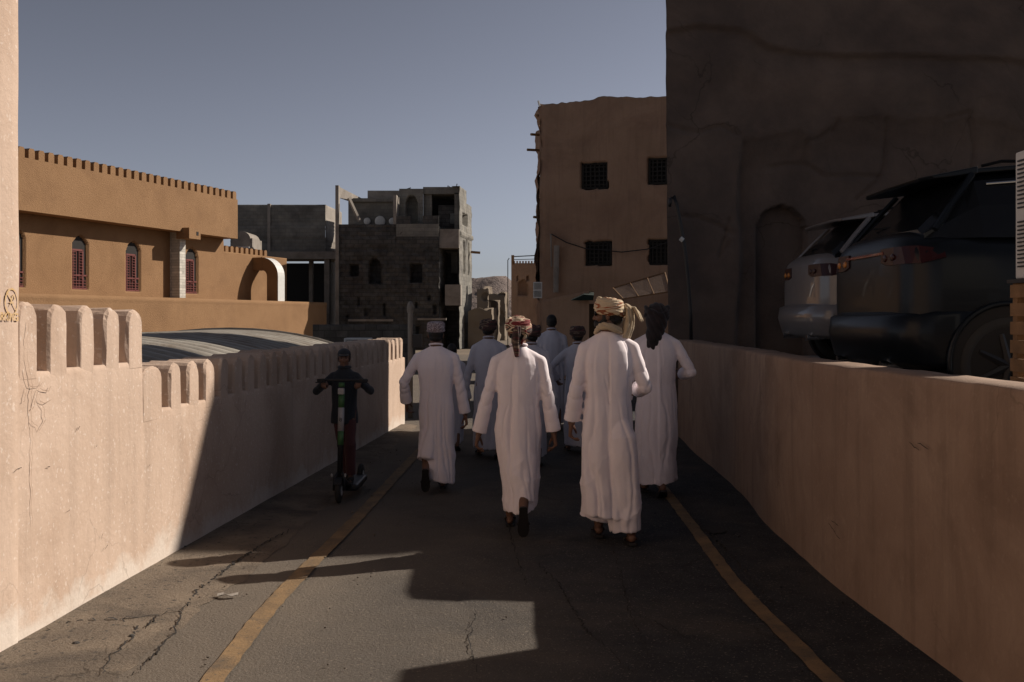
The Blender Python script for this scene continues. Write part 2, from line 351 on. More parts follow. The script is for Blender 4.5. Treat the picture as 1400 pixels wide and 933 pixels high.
strip_wall('wall_body', np.concatenate([np.arange(1.0, 6.62, 0.06), [6.64, 6.65], np.arange(6.70, 16.05, 0.06), [16.07]]), lambda y: lwx(y), lambda y: np.where(y < 6.645, 1.41, 1.065), 0.36, M['pink'], lw)
endcap = MB(); endcap.box(lwx(16.07) - .36, lwx(16.07), 16.05, 16.11, 0, 1.06); endcap.build('wall_end', M['pink'], lw)
def merlon(y0, y1, z0, z1, seed, thick=0.34):
    rnd = random.Random(seed); n = 10; h = (y1 - y0) / 2; yc = (y0 + y1) / 2
    rise = min(h * 1.15, 0.12); out = [(y0, z0), (y0 + rnd.uniform(-.004, .004), (z0 + z1 - rise) / 2)]
    for k in range(n + 1):
        a = math.pi * (1 - k / n); out.append((yc + h * math.cos(a) * (1 + rnd.uniform(-.03, .03)), z1 - rise + rise * (math.sin(a) ** 0.8) + rnd.uniform(-.003, .003)))
    out += [(y1 + rnd.uniform(-.004, .004), (z0 + z1 - rise) / 2), (y1, z0)]
    rings = []
    for t, ins in ((0, 0.012), (0.02, 0.0), (thick * .5, 0.0), (thick - .02, 0), (thick, 0.012)):
        rings.append([(lwx(y) - t - 0.0005, yc + (y - yc) * (1 - ins / h), z - (ins if z > z0 + .1 else 0)) for y, z in out])
    mb = MB(); mb.loft(rings); o = mb.build('merlon', M['pink'], lw)
    for v in o.data.vertices: v.co += Vector((rnd.uniform(-.004, .004), rnd.uniform(-.003, .003), rnd.uniform(-.006, .002) if v.co.z > z1 - .1 else 0))
    bv = o.modifiers.new('b', 'BEVEL'); bv.width = 0.006; bv.segments = 2; bv.limit_method = 'ANGLE'; bv.angle_limit = R(50)
    return o
for i, (a, b) in enumerate([(5.2, 5.381), (5.505, 5.69), (5.829, 6.0), (6.137, 6.318), (6.439, 6.645)]):
    merlon(a, b, 1.37, 1.79 - 0.008 * i + random.uniform(-.006, .006), i)
merlon(6.648, 6.96, 1.0, 1.375, 40)
y = 7.09
k = 0
while y < 15.9:
    merlon(y, min(y + 0.19 + random.uniform(-.012, .012), 16.06), 1.0, 1.385 + random.uniform(-.008, .008), 50 + k); y += 0.32; k += 1
# cracks on the wall by the pillar: branching hairlines of dirt, slightly recessed look
def ribbon(mb, pts, w, nrm, seed=0, jit=0.012):
    """thin irregular ribbon on a surface: pts 3d, width, normal"""
    rnd = random.Random(seed); P = []
    for a, b in zip(pts[:-1], pts[1:]):
        a = Vector(a); b = Vector(b); n = max(2, int((b - a).length / 0.03))
        for i in range(n): P.append(a.lerp(b, i / n) + Vector((rnd.uniform(-jit, jit) * (1 - abs(nrm.x)), rnd.uniform(-jit, jit) * (1 - abs(nrm.y)), rnd.uniform(-jit, jit))))
    P.append(Vector(pts[-1])); vs = []; fs = []
    for i, p in enumerate(P):
        d = (P[min(i + 1, len(P) - 1)] - P[max(0, i - 1)]).normalized(); s = d.cross(nrm).normalized()
        ww = w * rnd.uniform(0.5, 1.2) * (0.4 + 0.6 * math.sin(math.pi * min(1, max(0.06, i / len(P) + .05)))); vs += [p + s * ww / 2, p - s * ww / 2]
    for i in range(len(P) - 1): fs.append((2 * i, 2 * i + 1, 2 * i + 3, 2 * i + 2))
    mb.add(vs, fs)
def onwall(px, py):
    s_ = 270 - 0.335 * px; Y = 1361 / s_; return Vector((lwx(Y) + 0.013, Y, EYE - (py - 435) / s_))
cm = MB(); nx = Vector((1, 0, 0))
for i, pl_ in enumerate([[(33, 470), (34, 500), (40, 530), (37, 555), (41, 585), (40, 610)], [(30, 505), (36, 528), (48, 530), (55, 522)], [(48, 530), (44, 550), (40, 560)], [(50, 530), (62, 535), (66, 528)],
                         [(40, 575), (50, 588), (58, 575), (56, 560), (50, 545)], [(33, 530), (30, 545), (27, 550)], [(40, 610), (39, 660), (40, 720)], [(36, 440), (34, 455), (33, 470)], [(66, 545), (58, 552), (50, 548)]]):
    ribbon(cm, [onwall(*p) for p in pl_], 0.005, nx, i, 0.008)
cm.build('crack', M['crackp'], lw)
sc = MB()
for i, (px, py, l, a) in enumerate([(102, 590, 8, 1.1), (135, 738, 9, 1.3), (140, 750, 6, .9), (225, 742, 7, 1.4), (200, 640, 5, 1.2), (60, 640, 5, .4), (15, 645, 12, .5), (170, 690, 4, 1.4), (88, 700, 5, .6), (128, 612, 4, 1.3)]):
    ribbon(sc, [onwall(px, py), onwall(px + l * math.cos(a), py - l * math.sin(a))], 0.005, nx, i + 20, 0.006)
sc.build('scuff', M['crack'], lw)
# pillar of the building nearest left, with spray stencil
pi_ = thing('plaster_pillar', 'tall pale plaster pillar at the left edge with a faded ochre stencil', 'pillar', (-2.8, 4.6, 0))
ysp = np.concatenate([np.arange(-6.0, 5.17, 0.08), [5.18, 5.19, 5.198, 5.2]])  # shaft lengthened unseen behind the camera to bounce sunlight onto the robes
zs = np.arange(0, 7.01, 0.1); Yp, Zp = np.meshgrid(ysp, zs)
Xp = np.array([[lwx(b) for b in r] for r in Yp]) + 0.010 + 0.010 * (fbm(Yp * 1.2, Zp, 4) - .5) - 0.02 * sstep(5.18, 5.2, Yp)
edge = 5.2 + 0.012 * (vnoise(zs * 3, 0 * zs, 6) - .5)
Yp2 = Yp + (Yp > 5.1) * (edge[:, None] - 5.2)
P = np.stack([Xp, Yp2, Zp], -1)
backp = P[:, -1:].copy(); backp[..., 0] -= 0.9
grid_mesh('pillar_shaft', np.concatenate([P, backp], 1), M['pink'], pi_)
bb = MB(); bb.box(-4.6, -3.5, -6.0, 5.1, 0, 6.98); bb.build('pillar_core', M['pink'], pi_)
def stencil():
    mb = MB()
    def pt(dy, dz): Y = 5.108 + dy; return Vector((lwx(Y) + 0.018, Y, 1.783 + dz))
    ring = [pt(0.056 * math.cos(a), 0.066 * math.sin(a)) for a in [k * 2 * math.pi / 28 for k in range(29)]]
    ribbon(mb, ring, 0.013, nx, 3, 0.0008)
    for seg in ([(-.036, .044), (.038, -.044)], [(-.018, -.024), (.006, .03)], [(.006, .03), (.022, .036), (.03, .02), (.014, .008)], [(-.026, -.004), (.016, -.006)]):
        ribbon(mb, [pt(*q) for q in seg], 0.011, nx, 5, 0.0008)
    mb.build('painted_circle', M['stencil'], pi_)
    for body, z, h in (('NO PARKING', 1.684, 0.042),):
        cu = bpy.data.curves.new('t', 'FONT'); cu.body = body; cu.size = h * 1.35; cu.align_x = 'RIGHT'; cu.offset = 0.0012
        to = bpy.data.objects.new('t', cu); C.objects.link(to)
        me = bpy.data.meshes.new_from_object(to.evaluated_get(bpy.context.evaluated_depsgraph_get())); bpy.data.objects.remove(to)
        o = link('painted_lettering', me, M['stencil'], pi_); w = wloc(pi_); Y = 5.168
        o.matrix_local = Matrix.Translation(Vector((lwx(Y) + 0.019, Y, z)) - w) @ Matrix(((0.0775, 0, 1, 0), (1, 0, 0, 0), (0, 1, 0, 0), (0, 0, 0, 1)))
    for (dy, dz, r) in ((-.13, .01, .03),):
        ribbon(mb2 := MB(), [pt(dy + r * math.cos(a), dz + 1.6 * r * math.sin(a)) for a in [k * 2 * math.pi / 20 for k in range(21)]], 0.013, nx, 7, 0.001); mb2.build('painted_mark', M['stencil'], pi_)
stencil()

# ================================================================== RIGHT: plain plaster wall
rw = thing('roadside_wall', 'long plain tan plaster wall in shade curving along the right of the road', 'wall', (2.2, 7, 0))
ysr = np.arange(-2, 14.45, 0.06)
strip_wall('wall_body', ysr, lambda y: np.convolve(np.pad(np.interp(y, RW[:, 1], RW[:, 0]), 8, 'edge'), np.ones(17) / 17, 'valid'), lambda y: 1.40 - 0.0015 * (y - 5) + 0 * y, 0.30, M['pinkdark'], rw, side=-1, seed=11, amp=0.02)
sc = MB()
def onr(px, Y, z): return Vector((rwx(Y) - 0.022, Y, z))
for i, (Y, z) in enumerate([(6.3, .42), (6.35, .39), (6.27, .36), (5.2, 1.05), (5.1, 1.06), (8.9, .9), (9.0, .8)]):
    ribbon(sc, [onr(0, Y, z), onr(0, Y - 0.12, z - random.uniform(-.01, .05))], 0.006, Vector((-1, 0, 0)), i + 60, 0.005)
sc.build('scuff', M['crack'], rw)

# ================================================================== RIGHT: tall tower house
rear = thing('shading_block', 'unseen brown block added behind the dark tower to shade the road', 'house', (6, 20, 0))
rb = MB(); rb.prism([(3.6, 19.3), (14, 23.6), (14, 27), (4.1, 22.8)], 0, 8.5); rb.build('house_body', M['midb'], rear)  # added out of view to keep the sun off the far road
rb = MB(); rb.prism([(3.55, 19.25), (14.05, 23.6), (14.05, 23.9), (3.6, 19.6)], 8.5, 8.8); rb.build('parapet', M['midb'], rear)
tw = thing('tower_house', 'tall dark mud plastered tower wall with deep cracks and an arched niche', 'building', (8, 15.5, 0))
TY = 14.5
xs = np.concatenate([np.arange(2.25, 8.3, 0.035), np.linspace(8.4, 15.18, 16), [15.2, 15.21, 16, 17, 18.0]])
zs = np.concatenate([np.arange(0.0, 0.8, 0.2), np.arange(0.8, 6.9, 0.035), np.linspace(7, 11.6, 14)])
Xt, Zt = np.meshgrid(xs, zs)
def tx(px): return (px - 700) / 1361 * TY
def tz(py): return EYE - (py - 435) / 1361 * TY
l1 = np.interp(Xt, [tx(p) for p in (905, 925, 945, 1010, 1030, 1050, 1090, 1150, 1220, 1300, 1400, 1800)], [tz(q) for q in (40, 36, 32, 36, 44, 60, 68, 73, 71, 74, 80, 120)]) + 0.05 * (fbm(Xt * 4, 0 * Xt, 2) - .5)
l2 = np.interp(Xt, [tx(p) for p in (1005, 1015, 1040, 1060, 1100, 1110, 1150, 1200, 1240, 1330, 1400, 1800)], [tz(q) for q in (178, 190, 190, 181, 177, 190, 160, 154, 162, 156, 170, 200)]) + 0.12 * (fbm(Xt * 5, 0 * Xt, 12) - .5)
xb = tx(1013) + 0.03 * np.sin(Zt * 3.1) + 0.05 * (Zt - 3) * 0.3
D = 0.10 * sstep(0, 0.06, l1 - Zt) - 0.05 * np.exp(-((l1 - Zt - 0.45) / 0.35) ** 2)
D += 0.15 * sstep(0, 0.035, Xt - xb) * sstep(0, 0.6, l2 + 0.12 - Zt)
D += 0.025 * sstep(0, 0.05, l2 - Zt) * (Xt > xb)
D += 0.80 * arch(Xt, Zt, tx(1075), 0.73, 0.0, tz(312), tz(279))
D += 0.05 * (fbm(Xt * 1.1, Zt * 1.1, 21) - .5) + 0.018 * (fbm(Xt * 5, Zt * 5, 31) - .5)
D += 0.05 * (Zt - 1) * 0.4 * 0.25                        # batter
def groove(pts, w, dep):
    g = np.zeros_like(Xt); P = [(tx(a), tz(b)) for a, b in pts]
    wx = 0.05 * (fbm(Xt * 6, Zt * 6, 41) - .5); wz = 0.05 * (fbm(Xt * 6, Zt * 6, 43) - .5)
    for (ax, az), (bx, bz) in zip(P[:-1], P[1:]):
        dx, dz = bx - ax, bz - az; t = np.clip(((Xt + wx - ax) * dx + (Zt + wz - az) * dz) / (dx * dx + dz * dz), 0, 1)
        d = np.hypot(Xt + wx - ax - t * dx, Zt + wz - az - t * dz); g = np.maximum(g, np.exp(-(d / w) ** 2))
    return g * dep
CR = [[(905, 168), (950, 180), (990, 170), (1012, 182)], [(930, 295), (955, 297), (980, 305), (1005, 318)], [(1108, 188), (1108, 222), (1128, 232), (1140, 238), (1210, 237)],
      [(1150, 160), (1142, 178), (1128, 184), (1110, 190)], [(1218, 160), (1219, 220), (1208, 245), (1180, 270)], [(1060, 225), (1100, 220), (1105, 222)], [(1300, 160), (1330, 150), (1345, 200), (1340, 230)], [(1000, 330), (985, 350), (1000, 300)]]
for c_ in CR: D += groove(c_, 0.025, 0.05)
edge = 2.29 - 0.008 * (zs - 1.4) + 0.02 * (fbm(zs * 2.5, 0 * zs, 3) - .5)
shiftw = np.clip(1 - (Xt - 2.25) / 1.0, 0, 1)
Xs = Xt + shiftw * (edge[:, None] - 2.25)
Zt = np.where(Xt > 15.205, np.minimum(Zt, 10.75), Zt)      # the roof steps down towards the far end
P = np.stack([Xs, TY - 0.0 + D, Zt], -1)
sideA = P[:, :1].copy(); sideA[..., 0] += 0.05; sideA[..., 1] += 0.06
sideB = P[:, :1].copy(); sideB[..., 0] += 0.45; sideB[..., 1] = 16.9
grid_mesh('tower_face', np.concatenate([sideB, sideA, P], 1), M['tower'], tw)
tb = MB(); tb.prism([(2.75, TY + .5), (18.0, TY + .5), (18.0, 23.7), (3.0, 16.88)], 0, 10.7); tb.prism([(2.78, TY + .52), (15.2, TY + .52), (15.2, 22.4), (3.05, 16.9)], 10.6, 11.55); tb.build('tower_body', M['tower'], tw)  # unseen back deepened along the sun's path to shade the far road
cm = MB()
pi2 = thing('hanging_pipe', 'thin black pipe hooked over and hanging down the left corner of the dark tower', 'pipe', (2.4, 14.3, 0))
pp = MB(); pp.tube([PX(x + 1, y_, 14.28) for x, y_ in ((914, 283), (916, 272), (920, 268), (924, 280), (930, 310), (936, 345), (940, 385), (943, 425), (944, 475))], 0.026, 8)
pp.build('pipe', M['blackm'], pi2, smooth=True); pc = MB(); pc.tube([PX(930, 326, 14.26), PX(934, 329, 14.26)], 0.034, 8); pc.build('clamp', M['whitem'], pi2)

# ================================================================== building in the centre right
def make_centre():
    Y = 36.0; s_ = 1361 / Y
    X = lambda px: (px - 700) / s_
    Z = lambda py: EYE + (435 - py) / s_
    b = thing('mud_plaster_house', 'tall brown mud plaster house with lattice windows and ragged roof edge', 'house', (3.5, 37, 0))
    A = (X(737), Y); B = (X(930), Y - 1.3)
    ln = math.hypot(B[0] - A[0], B[1] - A[1]); ul = lambda px: (X(px) - A[0]) * ln / (B[0] - A[0]) * (1 + 0.0)
    wins = [(795, 830, 222, 258), (887, 922, 215, 251), (800, 835, 330, 363), (887, 920, 327, 362)]
    sc_ = lambda px: 1 - 0.034 * (px - 737) / 178     # nearer on the right
    rects = []
    for (a, c, t, d) in wins:
        k = sc_((a + c) / 2); Yl = Y * k; u0 = ((a - 700) / 1361 * Yl - A[0]) * ln / (B[0] - A[0]); u1 = ((c - 700) / 1361 * Yl - A[0]) * ln / (B[0] - A[0])
        rects.append((u0, u1, EYE + (435 - d) / 1361 * Yl, EYE + (435 - t) / 1361 * Yl))
    def dep(U, Zz):
        r = 0.06 * (fbm(U * 1.2, Zz * 1.2, 5) - .5) + 0.03 * (fbm(U * 6, Zz * 6, 6) - .5)
        for (u0, u1, z0, z1) in rects: r = r + 0.4 * inrect(U + 0.05 * (vnoise(U * 5, Zz * 5, 3) - .5), Zz, u0, u1, z0, z1)
        r = r + 0.10 * sstep(0.25, 0, U) * (0.6 + 0.8 * vnoise(Zz * 4, 0 * Zz, 2))
        return r
    topf = lambda U: Z(143) + 0.30 * sstep(0, ln, U) * 0.2 + 0.10 * (fbm(U * 1.6, 0 * U, 7) - .5) + 0.05 * (vnoise(U * 6, 0 * U, 8) - .5) + 0.12 * np.exp(-((U - 2.6) / .9) ** 2)
    facade('facade', A, B, 0, Z(143), dep, M['midb'], b, 0.055, topfn=topf)
    sd = facade('side_wall', (A[0] + 0.1, Y + 5), (A[0], Y + 0.05), 0, Z(146), lambda U, Zz: 0.3 * (vnoise(Zz * 1.5, U, 3) - .5) + 0.12 * (vnoise(Zz * 5, U * 3, 4) - .5), M['midb'], b, 0.12)
    bk = MB(); bk.prism([(A[0] + .6, Y + .5), (B[0] + 3, Y - .6), (B[0] + 3, Y + 6), (A[0] + .6, Y + 5)], 0, 9.2); bk.build('house_body', M['midb'], b)
    du = np.array([(B[0] - A[0]) / ln, (B[1] - A[1]) / ln]); nn = np.array([du[1], -du[0]])
    for (u0, u1, z0, z1) in rects:
        mb = MB(); n = 6
        def P(u, z, o=-0.13): return (A[0] + du[0] * u + nn[0] * o, A[1] + du[1] * u + nn[1] * o, z)
        fr = MB()
        for (a0, a1, c0, c1) in ((u0, u0 + .07, z0, z1), (u1 - .07, u1, z0, z1), (u0, u1, z0, z0 + .07), (u0, u1, z1 - .07, z1)):
            fr.hexa([P(a0, c0), P(a1, c0), P(a1, c0, -.2), P(a0, c0, -.2), P(a0, c1), P(a1, c1), P(a1, c1, -.2), P(a0, c1, -.2)])
        f = fr.build('window_frame', M['lattice'], b)
        for k in range(1, n):
            u = u0 + (u1 - u0) * k / n; z = z0 + (z1 - z0) * k / n
            mb.hexa([P(u - .022, z0), P(u + .022, z0), P(u + .022, z0, -.17), P(u - .022, z0, -.17), P(u - .022, z1), P(u + .022, z1), P(u + .022, z1, -.17), P(u - .022, z1, -.17)])
            mb.hexa([P(u0, z - .022, -.14), P(u1, z - .022, -.14), P(u1, z - .022, -.18), P(u0, z - .022, -.18), P(u0, z + .022, -.14), P(u1, z + .022, -.14), P(u1, z + .022, -.18), P(u0, z + .022, -.18)])
        mb.build('lattice', M['lattice'], f)
        bq = MB(); bq.add([P(u0, z0, -.3), P(u1, z0, -.3), P(u1, z1, -.3), P(u0, z1, -.3)], [(0, 1, 2, 3)]); bq.build('pane', M['dark'], f)
    for (x, y_, x2, y2) in ((741, 185, 726, 184), (741, 206, 721, 205), (741, 298, 730, 297), (740, 160, 734, 158)):
        st = MB(); st.tube([PX(x, y_, 36.6), PX(x2, y2, 36.2)], 0.05, 6); st.build('roof_beam_end', M['wood'], b)
    st = MB(); st.tube([PX(738, 146, 36), PX(736, 138, 36)], 0.04, 6); st.build('broken_post', M['whitem'], b)
    pp = MB(); pp.tube([PX(761, 336, 35.6), PX(760, 400, 35.6)], 0.10, 8); pp.build('downpipe', M['conc'], b)
    pp = MB(); pp.tube([PX(753, 320, 35.7), PX(754, 365, 35.7)], 0.03, 6); pp.build('conduit', M['conc'], b)
    pp = MB(); pp.tube([PX(753, 320, 35.7), PX(775, 332, 35.6), PX(800, 340, 35.4), PX(850, 345, 35), PX(885, 341, 34.7), PX(915, 331, 34.5)], 0.02, 5); pp.build('cable', M['blackm'], b)
make_centre()
# low walls, awning and canopy before it
lo = thing('compound_wall', 'low brown mud wall with dark doorway in front of the tall mud house', 'wall', (2.5, 28, 0))
facade('wall_face', (PX(742, 0, 28)[0], 28), (PX(803, 0, 28)[0], 27.4), 0, 2.3, lambda U, Z: 0.05 * (fbm(U * 2, Z * 2, 4) - .5), M['midb'], lo, 0.08, topfn=lambda U: 2.20 + 0.18 * U)
facade('wall_face', (PX(836, 0, 27.5)[0], 27.5), (PX(930, 0, 27)[0], 27), 0, 2.4, lambda U, Z: 0.05 * (fbm(U * 2, Z * 2, 14) - .5), M['midb'], lo, 0.08, topfn=lambda U: 2.36 + 0.02 * U)
dm = MB(); dm.box(PX(800, 0, 28)[0], PX(838, 0, 28)[0], 28.2, 28.5, 0, 2.1); dm.build('door', M['dark'], lo)
aw = thing('green_awning', 'small dark green canvas awning over the doorway beside the tall mud house', 'awning', (2.2, 27, 2.2))
am = MB(); p = [PX(780, 411, 27), PX(798, 403, 27), PX(812, 404, 27), PX(811, 411, 27.0)]; q = [PX(784, 407, 28), PX(799, 399, 28), PX(812, 400, 28), PX(811, 408, 28)]
am.hexa([p[0], p[3], q[3], q[0], (p[1][0], p[1][1], p[1][2]), (p[2][0], p[2][1], p[2][2]), q[2], q[1]]); am.build('canvas', M['greenm'], aw)
cn = thing('canopy_frame', 'tilted thin framed translucent canopy above the low wall left of the tower', 'canopy', (3.2, 25, 2.3))
c4 = [PX(838, 394, 25), PX(909, 373, 25), PX(916, 399, 24), PX(852, 409, 24)]
cf = MB()
for a, b_ in ((0, 1), (1, 2), (2, 3), (3, 0)): cf.tube([c4[a], c4[b_]], 0.018, 6)
for t in (0.33, 0.66): cf.tube([Vector(c4[0]).lerp(Vector(c4[1]), t), Vector(c4[3]).lerp(Vector(c4[2]), t)], 0.014, 6)
cf.tube([c4[2], (c4[2][0], c4[2][1], 0.9)], 0.02, 6); cf.tube([c4[3], (c4[3][0], c4[3][1], 0.0)], 0.02, 6)
cf.build('frame', M['wood'], cn)
cp = MB(); v = [Vector(x) for x in c4]; cp.add([x for x in v] + [x - Vector((0, 0, .012)) for x in v], [(0, 1, 2, 3), (7, 6, 5, 4), (0, 4, 5, 1), (1, 5, 6, 2), (2, 6, 7, 3), (3, 7, 4, 0)])
pn = cp.build('panel', None, cn)
fm = plain('cloudy_plastic_sheet', (0.20, 0.15, 0.12), .5); nn_ = fm.node_tree; tp = nn_.nodes.new('ShaderNodeBsdfTransparent'); mx = nn_.nodes.new('ShaderNodeMixShader'); mx.inputs[0].default_value = .78
nn_.links.new(nn_.nodes['Principled BSDF'].outputs[0], mx.inputs[1]); nn_.links.new(tp.outputs[0], mx.inputs[2]); nn_.links.new(mx.outputs[0], nn_.nodes['Material Output'].inputs['Surface']); pn.data.materials.append(fm)

def ac_unit(name, label, c, sx, sy, sz, face='x', group=None):
    t = thing(name, label, 'air conditioner', c, group=group)
    mb = MB(); mb.box(-sx / 2, sx / 2, -sy / 2, sy / 2, 0, sz); mb.build('casing', M['whitem'], t, local=True, bevel=0.012)
    n = int(sz * 0.42 / 0.028)
    for (a, b) in ((0.08, 0.46), (0.54, 0.94)):
        g = MB()
        for k in range(n):
            z = sz * (a + (b - a) * (k + .5) / n)
            g.box(-sx / 2 - 0.012, -sx / 2 + 0.004, -sy / 2 + 0.07, sy / 2 - 0.05, z - 0.005, z + 0.005)
            g.box(-sx / 2 + 0.03, sx / 2 - 0.03, -sy / 2 - 0.012, -sy / 2 + 0.004, z - 0.005, z + 0.005)
        g.build('louvres', M['blackm'], t, local=True)
    return t
ac_unit('air_conditioner', 'small white air conditioner on the dark side of the mud house', PX(735, 408, 34), 0.3, 0.3, 0.55)

# ================================================================== fort building and ruins far down the street
ft = thing('fort_house', 'distant square brown fort house with small merlons and one arched window', 'building', (1, 60, 0))
FY = 58.0
def fx(px): return (px - 700) / 1361 * FY
def fz(py): return EYE + (435 - py) / 1361 * FY
facade('front_wall', (fx(699), FY), (fx(745), FY), 0, fz(360), lambda U, Z: 0.4 * (arch(U, Z, fx(714), 0.75 / 1, fz(404), fz(390), fz(382)) if False else arch(U + fx(699), Z, fx(714), 0.55, fz(404), fz(390), fz(383))) + 0.3 * (inrect(U + fx(699), Z, fx(706), fx(708), fz(384), fz(378)) + inrect(U + fx(699), Z, fx(720), fx(722), fz(384), fz(377))) + 0.04 * fbm(U * 2, Z * 2, 1), M['midb'], ft, 0.07)
bm_ = MB(); bm_.box(fx(699) + .02, fx(745), FY + .45, FY + 6, 0, fz(361)); bm_.build('house_body', M['midb'], ft)
for k in range(9):
    a = fx(702 + k * 4); m_ = MB(); m_.box(a, a + 0.09, FY, FY + .3, fz(361), fz(357)); m_.build('merlon', M['midb'], ft)
for px in (699, 735): m_ = MB(); m_.box(fx(px), fx(px) + .17, FY, FY + .4, fz(362), fz(349)); m_.build('corner_post', M['brown'], ft)
rl = MB(); rl.tube([(fx(699), FY + .2, fz(351)), (fx(738), FY + .2, fz(349))], 0.03, 5); rl.tube([(fx(703), FY + .2, fz(355)), (fx(738), FY + .2, fz(354))], 0.02, 5); rl.build('roof_rail', M['blackm'], ft)
an = MB(); an.tube([(fx(694), FY + 3, 0), (fx(694), FY + 3, fz(352)), (fx(696), FY + 3, fz(349))], 0.03, 6); tag(an.build('antenna_mast', M['blackm']), 'thin antenna mast rising left of the distant fort house', 'mast')
def ruin(name, label, px0, px1, ptop, Y, depth, seed, m='conc'):
    x0 = (px0 - 700) / 1361 * Y; x1 = (px1 - 700) / 1361 * Y; zt = EYE + (435 - ptop) / 1361 * Y
    t = thing(name, label, 'ruin', (x0, Y, 0))
    tf = lambda U: zt + 0.5 * (fbm(U * 0.9, 0 * U, seed) - .5) + 0.25 * (vnoise(U * 4, 0 * U, seed) - .5)
    dp = lambda U, Z: 0.25 * (fbm(U * 2, Z * 2, seed) - .5) + 0.3 * (vnoise(U * 1.3, Z * 1.1, seed + 2) > .75)
    facade('front_wall', (x0, Y), (x1, Y), 0, zt, dp, M[m], t, 0.12, topfn=tf)
    facade('side_wall', (x1, Y), (x1 + 0.25, Y + depth), 0, zt, dp, M[m], t, 0.12, topfn=tf)
ruin('ruined_wall', 'crumbling pale stone wall catching sun, farthest left beneath the mountain', 652, 667, 392, 92, 5, 3, 'earth')
ruin('ruined_wall', 'dark ruined mud block with a sunlit right corner beside the fort house', 668, 690, 398, 76, 6, 5, 'earth')
ruin('ruined_wall', 'short stump of sunlit mud wall in front of the dark ruined block', 671, 677, 414, 62, 3, 9, 'earth')
ruin('ruined_wall', 'low dark mud wall closing the bottom of the far street', 640, 672, 422, 56, 2, 12, 'earth')

